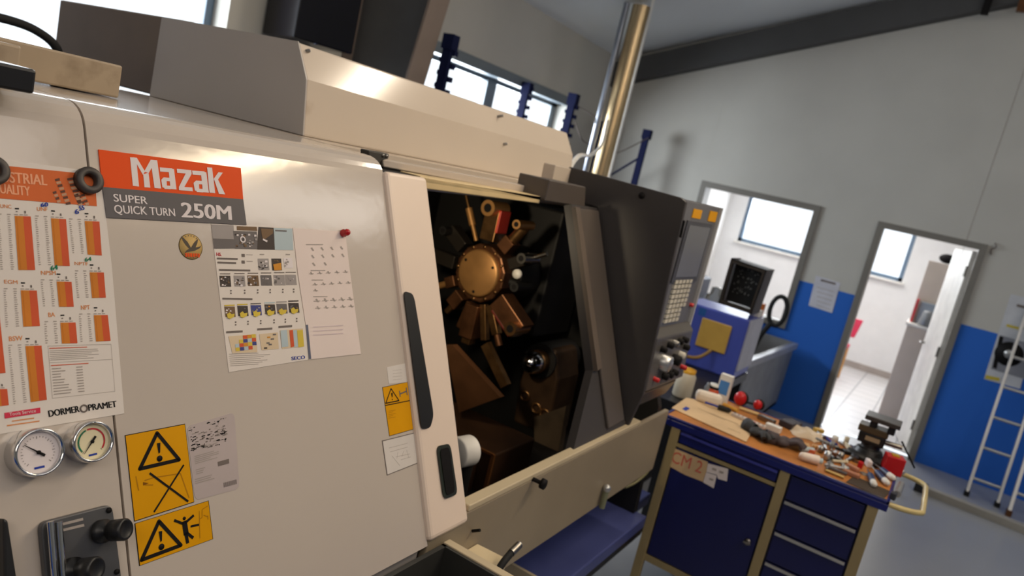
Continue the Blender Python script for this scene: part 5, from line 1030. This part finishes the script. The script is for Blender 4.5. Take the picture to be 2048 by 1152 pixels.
def clipx(mb, x):
    mb.quad([ON(a, b, 'x', x) for a, b in ((1642, 558), (1672, 566), (1671, 570), (1641, 562))], midink)
    for i in range(5): mb.quad([ON(a, b, 'x', x) for a, b in ((1634 - i * .0, 574 + i * 9), (1668 - i * 2, 583 + i * 9), (1668 - i * 2, 584 + i * 9), (1634, 575 + i * 9))], grayink)
sheet('wall_notice', ((1632, 551), (1681, 566), (1664, 626), (1617, 611)), P('notice_paper', (206, 206, 214), .6), 'white printed notice on the blue wall between the opening and the door', extra=clipx)
def picx(mb, x):
    mb.quad([ON(a, b, 'x', x) for a, b in ((2000, 670), (2070, 690), (2055, 760), (1982, 738))], P('pic_grey', (130, 132, 140), .5)); mb.quad([ON(a, b, 'x', x - .001) for a, b in ((1999, 672), (2007, 674), (1993, 738), (1985, 735))], ink)
    c_ = ON(2018, 708, 'x', x - .001); mb.lathe(c_, (-1, 0, 0), [(0, .11), (.001, .11), (.001, 0)], ink, 28); mb.lathe(c_, (-1, 0, 0), [(.001, .04), (.002, .04), (.002, 0)], alu, 20)
    mb.quad([ON(a, b, 'x', x - .002) for a, b in ((2034, 608), (2075, 618), (2074, 624), (2033, 613))], midink); mb.quad([ON(a, b, 'x', x - .002) for a, b in ((1972, 750), (2000, 756), (1998, 762), (1970, 757))], P('pic_yellow', (200, 180, 60), .5)); mb.quad([ON(a, b, 'x', x - .002) for a, b in ((2014, 648), (2040, 655), (2040, 660), (2012, 653))], P('pic_yellow', ()))
sheet('wall_poster', ((2022, 588), (2090, 604), (2040, 778), (1968, 758), (1996, 668)), P('poster_grey_white', (196, 198, 202), .6), 'white poster with a black round picture on the wall behind the ladder', extra=picx, cat='poster')
mb = MB(); p = ON(1990, 486, 'x', XW - .01); mb.tube([p, p + Vector((-.02, -.02, -.03)), p + Vector((0, .01, -.06)), p + Vector((0, 0, -.11))], .006, midink, 6); tag(mb.build('wall_hook'), 'small dark hook on the wall right of the door', 'hook')

# ------------------------------------------------------------------ FAR ROOM
cab = thing('storage_cabinet', (9.5, .0, 0), 'beige laminate cabinet with a tall upper part in the far room', 'cabinet')
MB().b2((9.3, -.35, .03), (9.9, .265, 1.12), beech).build('base_unit', cab, bevel=.003); MB().b2((9.32, -.33, 0), (9.88, .24, .03), ink).build('plinth', cab)
MB().b2((9.28, -.36, 1.12), (9.92, .285, 1.15), white).build('counter', cab, bevel=.003)
MB().b2((9.62, -.35, 1.15), (9.9, .27, 1.87), beech).build('upper_unit', cab, bevel=.003)
MB().cyl((9.29, .0, .95), (9.29, .0, 1.07), .008, steel).build('handle', cab)
k0 = Vector((9.37, .10, 1.151)); kt = thing('kettle', k0, 'clear and grey kettle standing on the far room counter', 'kettle')
MB().lathe(k0, (0, 0, 1), [(0, 0), (0, .075), (.02, .08), (.15, .06), (.17, .05), (.18, 0)], galv, 24).build('kettle_body', kt); MB().tube([k0 + Vector((0, -.06, .15)), k0 + Vector((0, -.12, .13)), k0 + Vector((0, -.11, .04)), k0 + Vector((0, -.07, .02))], .01, ink).build('handle', kt)
tag(MB().b2((9.45, .235, 1.151), (9.6, .255, 1.42), P('folder_red', (206, 50, 60), .5)).build('folder', bevel=.002), 'red folder leaning upright on the far counter', 'folder'); tag(MB().b2((9.50, .0, 1.151), (9.60, .21, 1.40), P('folder_grey', (150, 160, 170), .5)).build('box_file', bevel=.002), 'grey file box next to the red folder', 'file box')
tag(MB().ball((9.7, .10, 1.93), .07, ink, 14, (1, 1.3, .8)).tube([(9.72, .0, 1.92), (9.7, -.08, 1.96), (9.7, -.16, 2.03)], .012, ink).build('cap'), 'black cap lying on top of the tall beige cabinet', 'cap')
ch = thing('wooden_chair', (10.9, 1.05, 0), 'red chair with pale wooden legs in the far room', 'chair'); pw = P('chair_wood', (206, 150, 70), .5)
for x, y in ((10.7, .93), (11.1, .93), (10.7, 1.33), (11.1, 1.33)): MB().cyl((x, y - .0, 0), (x, y + .0, .46), .018, pw, .024).build('leg', ch)
MB().b2((10.65, .9, .45), (11.12, 1.38, .50), P('seat_red', (196, 30, 70), .5)).build('seat', ch, bevel=.02, seg=3); MB().plate([(11.06, .88, .6), (11.06, 1.38, .6), (11.14, 1.38, .86), (11.14, .84, .86)], (.025, 0, 0), P('seat_red', ())).build('backrest', ch, bevel=.01); MB().cyl((11.1, .95, .46), (11.12, .95, .65), .012, pw).cyl((11.1, 1.33, .46), (11.12, 1.33, .65), .012, pw).build('back_post', ch)
# long lamp above the camera, the one the lathe paint mirrors, and its fellow; then made-up housings for the added hall fill lights
def batten(x, y, z, L, lab):
    t_ = thing('batten_lamp', (x, y, z), lab, 'lamp'); MB().b2((x - L / 2, y - .05, z), (x + L / 2, y + .05, z + .06), white).build('lamp_body', t_); MB().cyl((x - L / 2 + .1, y, z + .06), (x - L / 2 + .1, y, cz(y) - .01), .004, steel).cyl((x + L / 2 - .1, y, z + .06), (x + L / 2 - .1, y, cz(y) - .01), .004, steel).build('hanging_wire', t_)
batten(2.62, -.42, 3.215, 1.3, 'long white batten lamp hanging above the lathe front')
batten(3.79, .72, 4.012, .95, 'short batten lamp hanging high above the lathe hood')
for loc_, tgt_, sx_, sy_, lab in (((1.2, -2.2, 4.3), (1.8, 1.2, 1.2), 3.0, 1.2, 'large white added fill panel hanging behind the camera, turned to the lathe'), ((-1.6, -.6, 3.4), (.8, 1.2, 1.2), 1.4, 1.0, 'white added fill panel hanging to the left behind the camera'), ((5.5, -2.6, 4.6), (5.6, 0, 0), 2.4, .5, 'white added fill panel hanging over the open floor at the right')):
    l_ = Vector(loc_); d_ = (Vector(tgt_) - l_).normalized(); rm = d_.to_track_quat('-Z', 'Y').to_matrix(); t_ = thing('fill_panel', l_, lab, 'lamp')
    MB().box(l_ - d_ * .045, (sx_, sy_, .06), white, rm).build('lamp_body', t_)
    for k in (-1, 1): e_ = l_ - d_ * .07 + rm @ Vector((sx_ * .4 * k, 0, 0)); MB().cyl(e_, (e_.x, e_.y, cz(e_.y) - .01), .005, steel).build('hanging_wire', t_)
# repeats share a group
groups = {'spanner': 'spanners in the tool heap on the cart', 'socket': 'sockets and caps in the tool heap on the cart', 'screwdriver': 'screwdrivers on the cart', 'ladder': 'ladders at the end wall', 'rack': 'rack upright frames along the window wall', 'wire': 'wires by the duct', 'magnet': 'magnets holding papers on the lathe', 'stick': 'wooden sticks on the cart', 'glove': 'work gloves on the cart', 'rag': 'rags on the cart', 'pliers': 'pliers on the cart', 'bolt': 'bolts on the cart', 'drill bit': 'drill bits on the cart', 'marker pen': 'pens on the cart', 'insert box': 'insert boxes on the cart', 'washer': 'washers on the cart', 'lamp': 'hanging lamps of the hall', 'block': 'blocks on the cart', 'rod': 'rods on the cart'}
tops = [o for o in sc.objects if o.parent is None and o.get('category')]
for k, g_ in groups.items():
    m_ = [o for o in tops if o['category'] == k]
    if len(m_) > 1:
        for o in m_: o['group'] = g_
